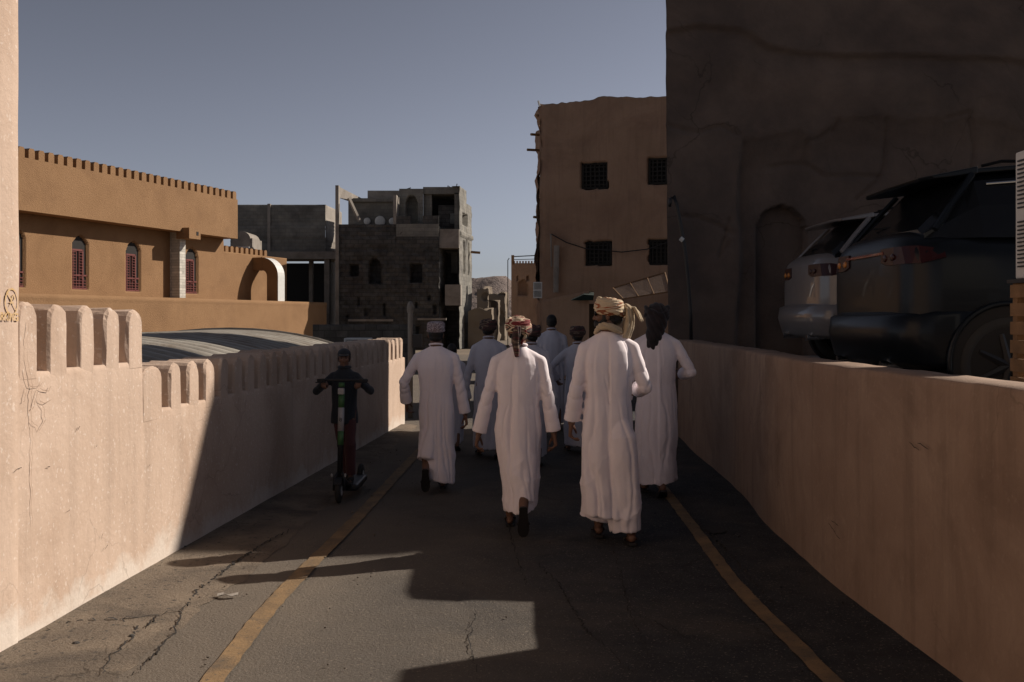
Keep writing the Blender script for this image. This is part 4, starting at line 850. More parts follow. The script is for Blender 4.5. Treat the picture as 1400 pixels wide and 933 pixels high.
def person(name, label, loc, yaw=0.0, H=1.74, robe='robe', group='men walking up the road in robes', hands=None, elbows=None, feet=None, hem=None, legs=None, head=(0, 0), lean=0.0,
           vox=0.008, seed=1, outfit='robe', hat=None, sh=1.0, skirtw=1.0, stage=True, foldamp=1.0):
    k = H / 1.75; rnd = random.Random(seed)
    t = thing(name, label, 'person', loc, yaw, group)
    V = lambda *p: Vector(p) * k
    lx_ = lambda z: lean * (z - 0.9)           # forward lean
    shL, shR = V(-0.175 * sh, lx_(1.43), 1.378), V(0.175 * sh, lx_(1.43), 1.378)
    hpL, hpR = V(-0.09, 0, 0.92), V(0.09, 0, 0.92)
    hands = hands or ((-0.27, 0.06, 0.80), (0.27, 0.02, 0.80)); hands = [V(*h) for h in hands]
    feet = feet or (((-0.10, 0.22, 0.09), 0.0), ((0.10, -0.22, 0.12), 0.5)); feet = [(V(*f[0]), f[1]) for f in feet]
    el = [ik(s_, h_, 0.29 * k, 0.265 * k, p) for s_, h_, p in ((shL, hands[0], (elbows or ((-.5, -1, 0), (.5, -1, 0)))[0]), (shR, hands[1], (elbows or ((-.5, -1, 0), (.5, -1, 0)))[1]))]
    kn = [ik(hp, f[0], 0.43 * k, 0.42 * k, (0, 1, 0)) for hp, f in ((hpL, feet[0]), (hpR, feet[1]))]
    neck = V(0, lx_(1.49), 1.49); hc = V(0, lx_(1.62) + 0.02, 1.625)
    T = Matrix.Translation(hc) @ Matrix.Rotation(head[0], 4, 'Z') @ Matrix.Rotation(head[1], 4, 'X')
    # ---- body, one continuous surface
    mb = MB(); head_mb(mb, T, k)
    mb.cap(neck - V(0, 0.01, 0.05), 0.062 * k, hc - V(0, 0.015, 0.05), 0.056 * k)
    mb.ell(V(0, lx_(1.3), 1.26), (0.135 * k, 0.070 * k, 0.19 * k)); mb.ell(V(0, 0, 1.02), (0.12 * k, 0.07 * k, 0.20 * k)); mb.ell(V(0, -0.005, 0.93), (0.13 * k, 0.085 * k, 0.12 * k))
    mb.cap(shL, 0.034 * k, shR, 0.034 * k)
    for i, (s_, h_) in enumerate(((shL, hands[0]), (shR, hands[1]))):
        mb.cap(s_, 0.034 * k, el[i], 0.032 * k); mb.cap(el[i], 0.032 * k, h_, 0.026 * k)
        d = (h_ - el[i]).normalized(); sx = -1 if i == 0 else 1
        if outfit == 'child': hand(mb, h_, (0, 0.75, -0.25), (0, -.2, -1), (-sx, 0, 0), k * 0.95, 1.15)
        else: hand(mb, h_, d + Vector((0, 0.10, -0.1)), (-sx, -0.1, 0), (0, 1, 0), k, 0.55)
    for i, hp in enumerate((hpL, hpR)):
        mb.cap(hp, 0.082 * k, kn[i], 0.055 * k); mb.cap(kn[i], 0.056 * k, feet[i][0], 0.036 * k)
        f = foot_pts(feet[i][0], feet[i][1], k)
        mb.cap(f(0, -0.035, -0.045), 0.030 * k, f(0, 0.10, -0.055), 0.026 * k); mb.cap(f(0, 0, -0.01), 0.034 * k, f(0, 0.09, -0.045), 0.026 * k); mb.cap(f(-.012, 0.09, -0.062), 0.020 * k, f(-.016, 0.155, -0.068), 0.014 * k); mb.cap(f(.014, 0.09, -0.062), 0.020 * k, f(.02, 0.14, -0.068), 0.013 * k)
    body = remesh(mb, 'body', M['skin'], t, max(0.006, vox * 0.72), 2)
    # eyes
    if vox < 0.0095:
        for s in (-1, 1):
            q = MB(); q.ell(T @ (Vector((s * .031, .0715, .008)) * k), (.0125 * k, .011 * k, .008 * k), T.to_3x3()); q.build('eye', M['dark'], t, local=True, smooth=True)
            q = MB(); q.tube([T @ (Vector((s * x, y_, z)) * k) for x, y_, z in ((.014, .086, .024), (.032, .084, .030), (.050, .070, .024))], .0045 * k, 6); q.build('eyebrow', M['hair'], t, local=True, smooth=True)
    # ---- footwear
    for i in range(2):
        f = foot_pts(feet[i][0], feet[i][1], k)
        so_ = MB(); prof = [(-.075, .024), (-.06, .033), (0, .034), (.07, .043), (.12, .046), (.165, .034), (.185, .012)]
        out = [(w, y_) for y_, w in prof] + [(-w, y_) for y_, w in reversed(prof)]
        so_.loft([[f(x, y_, z) for x, y_ in out] for z in (-.092, -.074)]); sl_ = so_.build('shoe', M['shoe'], t, local=True)
        up = MB()
        if outfit == 'child': up.cap(f(0, -.035, -.045), .042 * k, f(0, .12, -.055), .036 * k)
        else:
            for y0_, h_ in ((.08, -.004),): up.tube([f(math.sin(a) * .043, y0_, -.066 + h_ + .030 * math.cos(a)) for a in [(-math.pi / 2 + math.pi * j / 8) for j in range(9)]], .011 * k, 6)
        up.build('strap' if outfit != 'child' else 'shoe_upper', M['shoe'], sl_, local=True, smooth=True)
    # ---- clothes
    def ringe(cx, cy, z, rx, ry, n=28, sx=0, sy=0, ex=2.4):
        r = []
        for j in range(n):
            a = 2 * math.pi * j / n; c, s = math.cos(a), math.sin(a); x = math.copysign(abs(c) ** (2 / ex), c) * rx; y_ = math.copysign(abs(s) ** (2 / ex), s) * ry
            r.append(V(cx + x, cy + y_, z + sx * x + sy * y_))
        return r
    def sleeve(mb, i, r0, r1, r2, back=0.02):
        s_ = (shL, shR)[i]; h_ = hands[i]; d = (h_ - el[i]).normalized(); e_ = h_ - d * back * k
        inn = Vector((0.05 if i == 0 else -0.05, 0, 0.015)) * k
        mb.cap(s_ + inn, r0 * k * .95, s_, r0 * k); mb.cap(s_, r0 * k, el[i], r1 * k); mb.ell(el[i], (r1 * k * 1.02,) * 3)
        mb.tube([el[i], el[i].lerp(e_, .5), e_], [r1 * k, (r1 + r2) / 2 * k, r2 * k], 16)
    hem = hem or dict(c=(0, 0.0), r=(0.19, 0.26), z=0.11, sx=0, sy=0)
    arms = [(shL, el[0], hands[0]), (shR, el[1], hands[1])]
    def folds(co, no):
        x, y_, z = co[:, 0] / k, co[:, 1] / k, co[:, 2] / k
        cx = np.interp(z, [0, .9, 1.5], [hem['c'][0], 0, 0]); cy = np.interp(z, [0, .9, 1.5], [hem['c'][1], 0, lx_(1.5)])
        th = np.arctan2(x - cx, y_ - cy)
        # distance to arms -> sleeve weight
        wS = np.zeros(len(x)); al = np.zeros(len(x)); dmin = np.full(len(x), 9.0)
        for (a, b_, c_) in arms:
            for j, (p, q) in enumerate(((a, b_), (b_, c_))):
                p_ = np.array(p); d = np.array(q) - p_; L_ = d @ d; tt = np.clip(((co - p_) @ d) / L_, 0, 1); ds = np.linalg.norm(co - p_ - tt[:, None] * d, axis=1) / k
                m_ = ds < dmin; al = np.where(m_, tt + j, al); dmin = np.where(m_, ds, dmin)
        wS = np.clip((0.125 - dmin) / 0.03, 0, 1) * np.clip(al / 0.35, 0, 1) * (np.abs(x) > 0.15)
        warp = 1.1 * (fbm(th * 1.1 + seed, z * 1.6, seed) - .5) * 2 + 0.30 * np.sin(z * 2.4 + seed)
        wn = .25 + .55 * fbm(th * 1.3 + seed, z * .8, seed + 21, 2)
        crease = lambda n, ph, w, wr: -np.exp(-(np.sin(n * th + ph + wr * warp) / w) ** 2)
        pres = np.clip(2.6 * (fbm(th * 1.4 + 3 * seed, z * 1.1, seed + 4, 2) - .30), 0, 1.2)
        f1 = np.sin(2.5 * th + 1.7 * seed + warp) * .50 + np.sin(4.0 * th - seed + 1.9 * warp) * .35
        f2 = crease(3.0, seed * .9, wn * .75, 1.5) * pres + .45 * crease(5.0, seed * 1.9, wn * .8, 2.2) * np.clip(1.0 - pres, 0, 1) * np.interp(z, [.3, .8, 1.1], [1, .6, 0])
        f3 = fbm((x + .35 * z) * 9, (z - .8 * x + y_) * 5, seed + 9, 3) - .5
        f4 = 1 - np.abs(np.sin(9 * (z * .8 + x * (1 if seed % 2 else -1) * .9) + 4 * fbm(x * 4, z * 4, seed + 2))) ** .6
        A = np.interp(z, [0.1, .35, .7, 1.0, 1.25, 1.42, 1.5], [.020, .023, .021, .017, .013, .006, .0])
        low = np.interp(z, [.1, .5, .75], [1, .8, .15])
        f5 = crease(4.0, seed * 2.3 + 1, wn * .5, 2.6) * np.clip(3 * (fbm(th * 2 + seed, z * .9, seed + 31, 2) - .38), 0, 1)
        dt = foldamp * (A * (f1 * 0.75 + f2 * 1.5 + f5 * .9) + 0.026 * low * f3 + .013 * low * f4 + .014 * f3 * np.interp(z, [.9, 1.3, 1.45], [.5, 1, .4]))
        cr_ = 1 - np.abs(np.sin(al * 9 + 2.5 * fbm(x * 9, y_ * 9, seed + 3) * 2 + 1.5 * np.sin(y_ * 14))) ** .5
        ws = -0.011 * cr_ * np.interp(al, [0, .5, .85, 1.15, 1.6, 2], [.2, .5, 1.1, 1.1, .5, .2]) + 0.010 * (fbm(z * 7 + x * 4, y_ * 9 + z * 2, seed + 5, 3) - .5)
        d_ = dt * (1 - wS) + ws * wS
        return co + no * (d_ * k)[:, None]
    if outfit == 'robe':
        mb = MB(); hz = hem['z']; (hx, hy), (rx, ry) = hem['c'], hem['r']
        w_ = skirtw; lv = [(1.505, .062, .064, 2.0), (1.485, .074, .072, 2.0), (1.455, .108, .082, 2.0), (1.415, .150 * sh, .096, 2.1), (1.36, .174 * sh, .110, 2.3), (1.28, .180 * sh, .120, 2.5), (1.15, .176, .122, 2.4), (1.03, .170, .122, 2.3), (0.92, .182, .138, 2.3), (0.82, .190 * w_, .148, 2.3)]
        rings = [ringe(0, lx_(z) * (z > .9), z, a, b_, ex=e_) for z, a, b_, e_ in lv]
        for j in range(1, 9):
            q = j / 8; z = .82 + (hz - .82) * q; ss = q * q * (3 - 2 * q)
            rings.append(ringe(hx * ss, hy * ss, z, (.190 + (rx - .190) * q) , .148 + (ry - .148) * q, sx=hem.get('sx', 0) * q, sy=hem.get('sy', 0) * q, ex=2.3))
        mb.loft(rings)
        sleeve(mb, 0, .056, .054, .064); sleeve(mb, 1, .056, .054, .064)
        for q_ in (shL, shR): mb.cap(V(.055 * (1 if q_.x > 0 else -1), lx_(1.45), 1.452), .046 * k, q_, .053 * k)
        for (ca, cb, ra, rb) in (legs or []): mb.tube([V(*ca) + V(0, 0, .22), V(*ca) + V(0, 0, .10), V(*ca), (V(*ca) + V(*cb)) / 2, V(*cb)], [.03 * k, ra * .7 * k, ra * k, (ra + rb) / 2 * k, rb * k], 20)
        rb_ = remesh(mb, 'robe', M[robe], t, vox, 7, disp=folds)
        col = MB(); col.tube([V(.066 * math.sin(a), lx_(1.5) + .068 * math.cos(a), 1.515 - .012 * math.cos(a)) for a in [2 * math.pi * j / 24 for j in range(25)]], .010 * k, 8); col.build('collar', M[robe], rb_, local=True, smooth=True)
    else:
        mb = MB(); lv = [(1.49, .066, .07), (1.46, .10, .085), (1.42, .145, .10), (1.36, .175, .12), (1.2, .17, .125), (1.0, .165, .125), (.84, .18, .13), (.76, .18, .13)]
        mb.loft([ringe(0, lx_(z) * (z > .9), z, a, b_) for z, a, b_ in lv]); sleeve(mb, 0, .060, .055, .045, .0); sleeve(mb, 1, .060, .055, .045, .0)
        jk = remesh(mb, 'jacket', M['jacket'], t, vox, 3, disp=folds)
        q = MB(); q.tube([V(.07 * math.sin(a), .078 * math.cos(a) + lx_(1.5), 1.50) for a in [2 * math.pi * j / 20 for j in range(21)]], .024 * k, 8); q.build('hood', M['jacket'], jk, local=True, smooth=True)
        mb = MB()
        for i, hp in enumerate((hpL, hpR)):
            mb.cap(hp + V(0, 0, .0), .082 * k, kn[i], .070 * k); mb.tube([kn[i], feet[i][0] + V(0, 0, .0)], [.078 * k, .066 * k], 16)
        mb.ell(V(0, 0, .86), (.14 * k, .11 * k, .10 * k)); remesh(mb, 'trousers', M['maroon'], t, vox, 3, disp=lambda co, no: co + no * (.012 * (fbm(co[:, 0] * 9, co[:, 2] * 16, 4) - .5))[:, None])
    # ---- headwear (head frame)
    H_ = lambda *p: T @ (Vector(p) * k)
    hair = MB(); hair.ell(H_(0, -0.020, 0.015), (0.081 * k, 0.097 * k, 0.097 * k), T.to_3x3()); hair.ell(H_(0, -0.035, -0.035), (0.068 * k, 0.072 * k, 0.055 * k), T.to_3x3())
    for s in (-1, 1): hair.ell(H_(s * 0.066, 0.012, -0.015), (0.014 * k, .028 * k, .040 * k), T.to_3x3())
    hm = [(p, None) for p in ()]
    ho = hair.build('hair', M['hair'], t, local=True, smooth=True)
    # cut the face side off the hair
    bm = bmesh.new(); bm.from_mesh(ho.data); Ti = T.inverted()
    kill = [v for v in bm.verts if (lambda q: q.y > 0.035 * k and q.z < 0.05 * k)(Ti @ v.co)]; bmesh.ops.delete(bm, geom=kill, context='VERTS'); bm.to_mesh(ho.data); bm.free()
    def turban(mname, tail=None, size=1.0, bands=7):
        mb = MB(); mb.ell(H_(0, -0.015, 0.045), (0.090 * k * size, 0.106 * k * size, 0.080 * k * size), T.to_3x3())
        for j in range(bands):
            tx_ = rnd.uniform(-.38, .38); ty = rnd.uniform(.05, .38); zc = 0.028 + 0.062 * j / bands; rr = (0.092 - 0.022 * (j / bands) ** 2) * size; ph = rnd.uniform(0, 6)
            pts = []; rad = []
            for a_ in range(29):
                a = 2 * math.pi * a_ / 28; px, py = rr * math.cos(a), rr * 1.14 * math.sin(a)
                pts.append(H_(px, py - 0.012, zc + tx_ * px + ty * py + 0.006 * math.sin(3 * a + ph))); rad.append((0.0165 + 0.0045 * math.sin(2 * a + ph)) * k * size)
            mb.tube(pts, rad, 8, flat=1.35)
        def dsp(co, no):
            return co + no * (0.006 * k * (np.abs(np.sin(co[:, 2] * 150 + 9 * fbm(co[:, 0] * 14, co[:, 1] * 14, seed))) - .5))[:, None]
        return remesh(mb, 'turban', M[mname], t, min(vox, .0065), 1, disp=dsp)
    def drape(nm, m, pts, rads, par, flat=.4, sd=3):
        mb = MB(); mb.tube([H_(*p) for p in pts], [r * k for r in rads], 14, flat=flat)
        def dsp(co, no): return co + no * (.009 * k * (np.abs(np.sin(co[:, 0] * 90 + co[:, 1] * 70 + 5 * fbm(co[:, 2] * 9, co[:, 0] * 9, sd))) - .5))[:, None]
        return remesh(mb, nm, M[m], par, .006, 1, disp=dsp)
    if hat == 'red':
        tb_ = turban('turban_red', size=.97); drape('turban_tail', 'turban_dark', [(-.015, -.105, .04), (-.03, -.115, -.03), (-.035, -.11, -.09), (-.03, -.12, -.15), (-.025, -.125, -.20)], [.042, .055, .048, .040, .022], t, .6)
        drape('turban_fold', 'turban_red', [(.05, -.08, .05), (.05, -.10, -.01), (.03, -.10, -.06), (.01, -.10, -.10)], [.024, .022, .018, .014], t, .5)
    elif hat == 'tan':
        tb_ = turban('turban_tan', size=.95, bands=8)
        # tail tied at the back, loose ends and the shawl round the neck
        drape('turban_tail', 'cream', [(.02, -.12, .07), (.00, -.155, .04), (-.01, -.16, -.03), (-.01, -.15, -.10), (0, -.13, -.17)], [.024, .036, .042, .046, .034], t, .5)
        drape('turban_end', 'cream', [(.01, -.14, .05), (.00, -.19, .045), (-.01, -.22, .00), (-.02, -.245, -.05)], [.016, .020, .024, .018], t, .4)
        mb = MB()
        for (z, r, rr) in ((1.515, .072, .019), (1.497, .086, .017)):
            mb.tube([V(r * math.sin(a) * 1.05, lx_(1.5) + r * math.cos(a), z - .03 * math.cos(a) + .012 * math.sin(2 * a)) for a in [2 * math.pi * j / 26 for j in range(27)]], rr * k, 8)
        remesh(mb, 'neck_shawl', M['cream'], t, .006, 1, disp=lambda co, no: co + no * (.006 * (np.abs(np.sin(co[:, 0] * 60 + co[:, 2] * 110)) - .5))[:, None])
        g = MB()
        for s in (-1, 1): g.ell(H_(s * .033, .088, .006), (.026 * k, .008 * k, .019 * k), T.to_3x3())
        g.tube([H_(-.072, -.01, .010), H_(-.068, .06, .010), H_(-.05, .086, .010), H_(.05, .086, .010), H_(.068, .06, .010), H_(.072, -.01, .010)], .004 * k, 6)
        remesh(g, 'sunglasses', M['glass'], t, .0035, 0)
        mb = MB(); mb.ell(H_(0, .072, -.07), (.045 * k, .034 * k, .034 * k), T.to_3x3()); mb.cap(H_(-.062, .02, -.03), .014 * k, H_(-.04, .055, -.07), .016 * k); mb.cap(H_(.062, .02, -.03), .014 * k, H_(.04, .055, -.07), .016 * k); remesh(mb, 'beard', M['hair'], t, .006, 1)
    elif hat == 'cap':
        mb = MB(); rg = []
        for z, r in ((0.028, .092), (0.075, .094), (0.108, .091), (0.122, .084), (.128, .06), (.130, .02)):
            rg.append([H_(r * math.cos(a), -.012 + r * 1.12 * math.sin(a), z + .12 * r * math.sin(a) * 1.0) for a in [2 * math.pi * j / 32 for j in range(32)]])
        mb.loft(rg); cp_ = mb.build('cap', M['cap'], t, local=True, smooth=True)
        mb = MB(); mb.tube([H_(.0935 * math.cos(a), -.012 + .0935 * 1.12 * math.sin(a), .034 + .12 * .093 * math.sin(a)) for a in [2 * math.pi * j / 32 for j in range(33)]], .005 * k, 6); mb.build('cap_band', M['cap'], cp_, local=True, smooth=True)
    elif hat == 'dark':
        turban('turban_dark', size=1.04, bands=6)
    elif hat == 'scarf':
        mb = MB(); mb.ell(H_(0, -.012, .035), (.102 * k, .118 * k, .110 * k), T.to_3x3())
        mb.loft([[H_(cx_ + rx_ * math.cos(a), cy_ + ry_ * math.sin(a), z) for a in [2 * math.pi * j / 22 for j in range(22)]] for z, cx_, cy_, rx_, ry_ in ((.05, 0, -.02, .10, .115), (-.02, 0, -.04, .102, .105), (-.09, -.01, -.06, .088, .085), (-.16, -.03, -.10, .075, .055), (-.24, -.045, -.12, .055, .035), (-.30, -.055, -.13, .03, .02))])
        for a0 in (-.4, .4, 1.2): mb.tube([H_(.104 * math.cos(a), -.012 + .118 * math.sin(a), .05 + .03 * math.sin(a * 2 + a0) + a0 * .02) for a in [2 * math.pi * j / 24 for j in range(25)]], .016 * k, 7)
        remesh(mb, 'headscarf', M['scarfdark'], t, .007, 1, disp=lambda co, no: co + no * (.010 * (np.abs(np.sin(co[:, 0] * 55 + co[:, 2] * 25)) - .5))[:, None])
    elif hat == 'child':
        mb = MB(); mb.ell(H_(0, -.012, .045), (.088 * k, .102 * k, .080 * k), T.to_3x3()); mb.ell(H_(.0, -.02, .0), (.087 * k, .09 * k, .08 * k), T.to_3x3()); cpo = mb.build('cap', M['jacket'], t, local=True, smooth=True)
        bm = bmesh.new(); bm.from_mesh(cpo.data); kill = [v for v in bm.verts if (lambda q: q.y > 0.03 * k and q.z < 0.038 * k)(Ti @ v.co)]; bmesh.ops.delete(bm, geom=kill, context='VERTS'); bm.to_mesh(cpo.data); bm.free()
        br = MB(); br.loft([[H_(x, y_, .046 + z) for x, y_ in ((-.07, .05), (-.062, .105), (-.03, .135), (.03, .135), (.062, .105), (.07, .05))] for z in (-.004, .006)]); br.build('cap_brim', M['jacket'], cpo, local=True)
    return t

def gx(px, Y): return (px - 700) / 1361 * Y
person('person', 'man walking centre front in white robe and red and cream turban', (gx(709, 7.9), 7.9, 0), 0.0, 1.715, 'robe', hat='red', head=(0.1, 0),
       hands=((-0.325, 0.02, 0.79), (0.285, -0.02, 0.80)), feet=(((-0.07, 0.30, 0.09), -0.1), ((0.035, -0.30, 0.235), 1.25)), elbows=((-.6, -1, 0), (.7, -1, 0)),
       hem=dict(c=(0.015, -0.02), r=(0.130, 0.24), z=0.195, sx=0.12, sy=0.0), legs=[((-.04, .12, .6), (-.05, .22, .15), .11, .07), ((.05, -.06, .62), (.045, -.17, .27), .12, .085)], seed=3, vox=.0075, foldamp=1.1)
person('person', 'tall man in a long white robe, sunglasses and tan turban knotted behind, head turned left', (gx(832, 7.62), 7.62, 0), 0.0, 1.86, 'robe', hat='tan', head=(1.35, 0.0),
       hands=((-0.265, 0.03, 0.84), (0.245, 0.24, 1.07)), feet=(((-0.06, 0.12, 0.10), 0.0), ((0.15, -0.12, 0.09), 0.1)), elbows=((-.3, -1, 0), (.22, -1, -.4)), sh=0.98,
       hem=dict(c=(0.02, 0.02), r=(0.215, 0.21), z=0.185, sx=-0.10, sy=0.0), legs=[((-.06, .05, .75), (-.09, .06, .155), .14, .125), ((.07, -.05, .75), (.12, -.08, .085), .14, .115)], seed=8, vox=.0075, foldamp=1.15)
person('person', 'man on the left in a lilac white robe with an embroidered round cap', (gx(596, 9.8), 9.8, 0), 0.06, 1.66, 'robe_l', hat='cap', head=(0.0, 0.0),
       hands=((-0.31, 0.14, 0.90), (0.305, 0.0, 0.78)), feet=(((-0.10, -0.26, 0.24), 1.2), ((0.07, 0.20, 0.09), 0.0)), elbows=((-.9, -.8, 0), (.6, -1, 0)), sh=1.08,
       hem=dict(c=(0.03, -0.01), r=(0.165, 0.23), z=0.13, sx=-0.30, sy=0.0), legs=[((-.05, -.05, .6), (-.09, -.16, .34), .13, .10), ((.06, .08, .6), (.07, .16, .09), .13, .10)], seed=5, vox=.0085)
person('person', 'man in a white robe with a long black headscarf, walking beside the right wall', (gx(898, 9.6), 9.6, 0), -0.05, 1.83, 'robe_l', hat='scarf', head=(0.0, 0.1),
       hands=((-0.28, 0.05, 0.85), (0.265, 0.24, 1.10)), feet=(((-0.10, 0.20, 0.09), 0.0), ((0.03, -0.20, 0.12), 0.5)), elbows=((-.4, -1, 0), (.35, -1, -.2)),
       hem=dict(c=(0.0, 0.0), r=(0.185, 0.23), z=0.12, sx=0.10, sy=0.0), seed=11, vox=.009)
person('person', 'blue grey robed man half hidden left of the red and cream turbaned man', (gx(668, 12.2), 12.2, 0), 0.1, 1.69, 'robe_b', hat='dark', head=(-.3, 0), seed=13, vox=.013, hands=((-0.31, 0.05, 0.83), (0.28, 0.0, 0.82)))
person('person', 'man in a blue grey robe behind the right shoulder of the red turbaned man', (gx(727, 11.6), 11.6, 0), -0.1, 1.62, 'robe_b', hat='dark', head=(.3, 0), seed=15, vox=.013)
person('person', 'bareheaded man in a grey blue robe farthest ahead in the middle of the group', (gx(754, 15.2), 15.2, 0), 0.0, 1.77, 'robe_b', hat=None, seed=17, vox=.014)
person('person', 'man in pale blue robe with bent elbow just left of the tall turbaned man', (gx(790, 12.6), 12.6, 0), 0.1, 1.60, 'robe_b', hat='dark', seed=19, vox=.013, hands=((-0.27, 0.20, 1.0), (0.28, 0.0, 0.82)), elbows=((-1, -.5, 0), (.5, -1, 0)))
person('person', 'shorter boy in a pale robe mostly hidden ahead of the man with the round cap', (gx(618, 12.9), 12.9, 0), 0.0, 1.38, 'robe_b', hat=None, seed=21, vox=.014)
# child on the scooter, facing the camera
KX, KY = gx(468, 9.55), 9.55
person('person', 'child in dark jacket, cap and maroon trousers standing on a scooter', (KX + .02, KY, 0.135), math.pi + 0.03, 1.275, outfit='child', hat='child', group='people not in robes', head=(0.05, -0.12),
       hands=((-0.225, 0.27, 1.325), (0.215, 0.27, 1.325)), elbows=((-.85, -.1, -.8), (.85, -.1, -.8)), feet=(((-0.09, 0.05, 0.095), 0.0), ((-0.03, -0.14, 0.095), 0.0)), seed=23, vox=.0085, sh=.84, foldamp=.7)
def scooter():
    x0 = gx(463, 9.12); t = thing('kick_scooter', 'black electric scooter with green and white banded stem under the child', 'scooter', (x0, 9.12, 0), 0.0)
    t['label'] = 'black electric scooter with green and white banded stem, ridden by the child'
    M['lime'] = plain('green_plastic', (0.05, 0.13, 0.045), 0.5); M['wpl'] = plain('white_plastic', (0.36, 0.35, 0.35), 0.5)
    base = Vector((0, .06, .20)); top = Vector((.0, .17, 1.10)); pt = lambda q: base.lerp(top, q)
    mb = MB(); mb.tube([base, pt(1)], .026, 14); st = mb.build('stem', M['blackm'], t, local=True, smooth=True)
    for a, b_, c_ in ((.36, .50, 'lime'), (.50, .74, 'wpl'), (.74, .88, 'lime'), (.95, .995, 'lime')):
        mb = MB(); mb.tube([pt(a), pt(b_)], .0285 if c_ == 'lime' else .029, 14); mb.build('stem_band', M[c_], st, local=True, smooth=True)
    mk = MB(); c0 = pt(.62) + Vector((0, -.031, 0)); mk.tube([c0 + Vector((.011 * math.cos(a), -.001, .016 * math.sin(a))) for a in [2 * math.pi * j / 16 for j in range(17)]], .0022, 5); mk.tube([c0 + Vector((-.007, -.001, -.010)), c0 + Vector((.007, -.001, .010))], .0022, 5); mk.build('emblem', M['blackm'], st, local=True)
    mb = MB(); mb.box(-.03, .03, -.005 + pt(.92).y - .04, pt(.92).y, pt(.92).z - .04, pt(.92).z + .02); mb.build('headlamp', M['wpl'], st, local=True, bevel=.01)
    hb = MB(); hb.tube([(-.22, .20, 1.115), (-.12, .17, 1.12), (.12, .17, 1.12), (.24, .20, 1.115)], .012, 10); ho = hb.build('handlebar', M['blackm'], t, local=True, smooth=True)
    for s in (-1, 1): g = MB(); g.tube([(s * .16, .18, 1.118), (s * .23, .203, 1.114)], .017, 10); g.build('grip', M['sole'], ho, local=True, smooth=True); g = MB(); g.tube([(s * .14, .13, 1.105), (s * .24, .14, 1.10)], .006, 6); g.build('brake_lever', M['blackm'], ho, local=True)
    dk = MB(); dk.box(-.02, .14, .22, .86, .075, .135); dk.build('deck', M['blackm'], t, local=True, bevel=.02)
    nk = MB(); nk.tube([(0, .07, .24), (.02, .16, .17), (.06, .26, .11)], .035, 10); nk.build('neck', M['blackm'], t, local=True, smooth=True)
    for (wx_, wy) in ((0, 0.02), (.06, .95)):
        w = MB(); w.tube([(wx_ - .025, wy, .115), (wx_ + .025, wy, .115)], .09, 24)
        wh = w.build('wheel', M['blackm'], t, local=True)
        ty = MB(); ty.tube([(wx_, wy + .092 * math.cos(a), .115 + .092 * math.sin(a)) for a in [2 * math.pi * j / 32 for j in range(33)]], .023, 8, caps=False); ty.build('tyre', M['sole'], wh, local=True, smooth=True)
        rm = MB(); rm.tube([(wx_ - .027, wy, .115), (wx_ + .027, wy, .115)], .045, 16); rm.build('hub', M['whitem'], wh, local=True)
    for s in (-1, 1): f = MB(); f.tube([(s * .045, .02, .115), (s * .045, .03, .23), (s * .02, .055, .27)], .014, 8); f.build('fork_leg', M['blackm'], t, local=True, smooth=True); f = MB(); f.ell((s * .062, -.01, .26), (.010, .008, .018)); f.build('reflector', M['wpl'], t, local=True)
    fd = MB(); fd.loft([[(x, .02 + .125 * math.cos(a), .115 + .125 * math.sin(a)) for x in (-.035, .035)] + [(x, .02 + .118 * math.cos(a), .115 + .118 * math.sin(a)) for x in (.035, -.035)] for a in [R(20 + 14 * j) for j in range(10)]]); fd.build('mudguard', M['blackm'], t, local=True)
scooter()

# ================================================================== CARS on the raised parking
def paint_mat(name, c, rough=.28, metal=0.0):
    m = plain(name, c, rough, metal, .2 if c[0] < .1 else .4, coat=.06 if c[0] < .1 else .5, bump=0.0); return m
M['carblack'] = paint_mat('black_car_paint', (0.006, 0.008, 0.011), .34)
M['carwhite'] = paint_mat('silver_white_car_paint', (0.17, 0.16, 0.16), .28)
M['lampred'] = plain('red_lamp_glass', (0.16, 0.006, 0.008), .15, coat=.5); M['lampdark'] = plain('smoked_lamp_glass', (0.03, 0.006, 0.006), .3, spec=.3)
M['chrome'] = plain('chrome', (0.6, 0.6, 0.6), .18, metal=1.0); M['amber'] = plain('amber_reflector', (0.45, 0.16, 0.02), .3)
M['rim'] = plain('dark_alloy', (0.025, 0.025, 0.027), .45, metal=.3); M['trim'] = plain('black_plastic_trim', (0.008, 0.008, 0.009), .75, spec=.15)
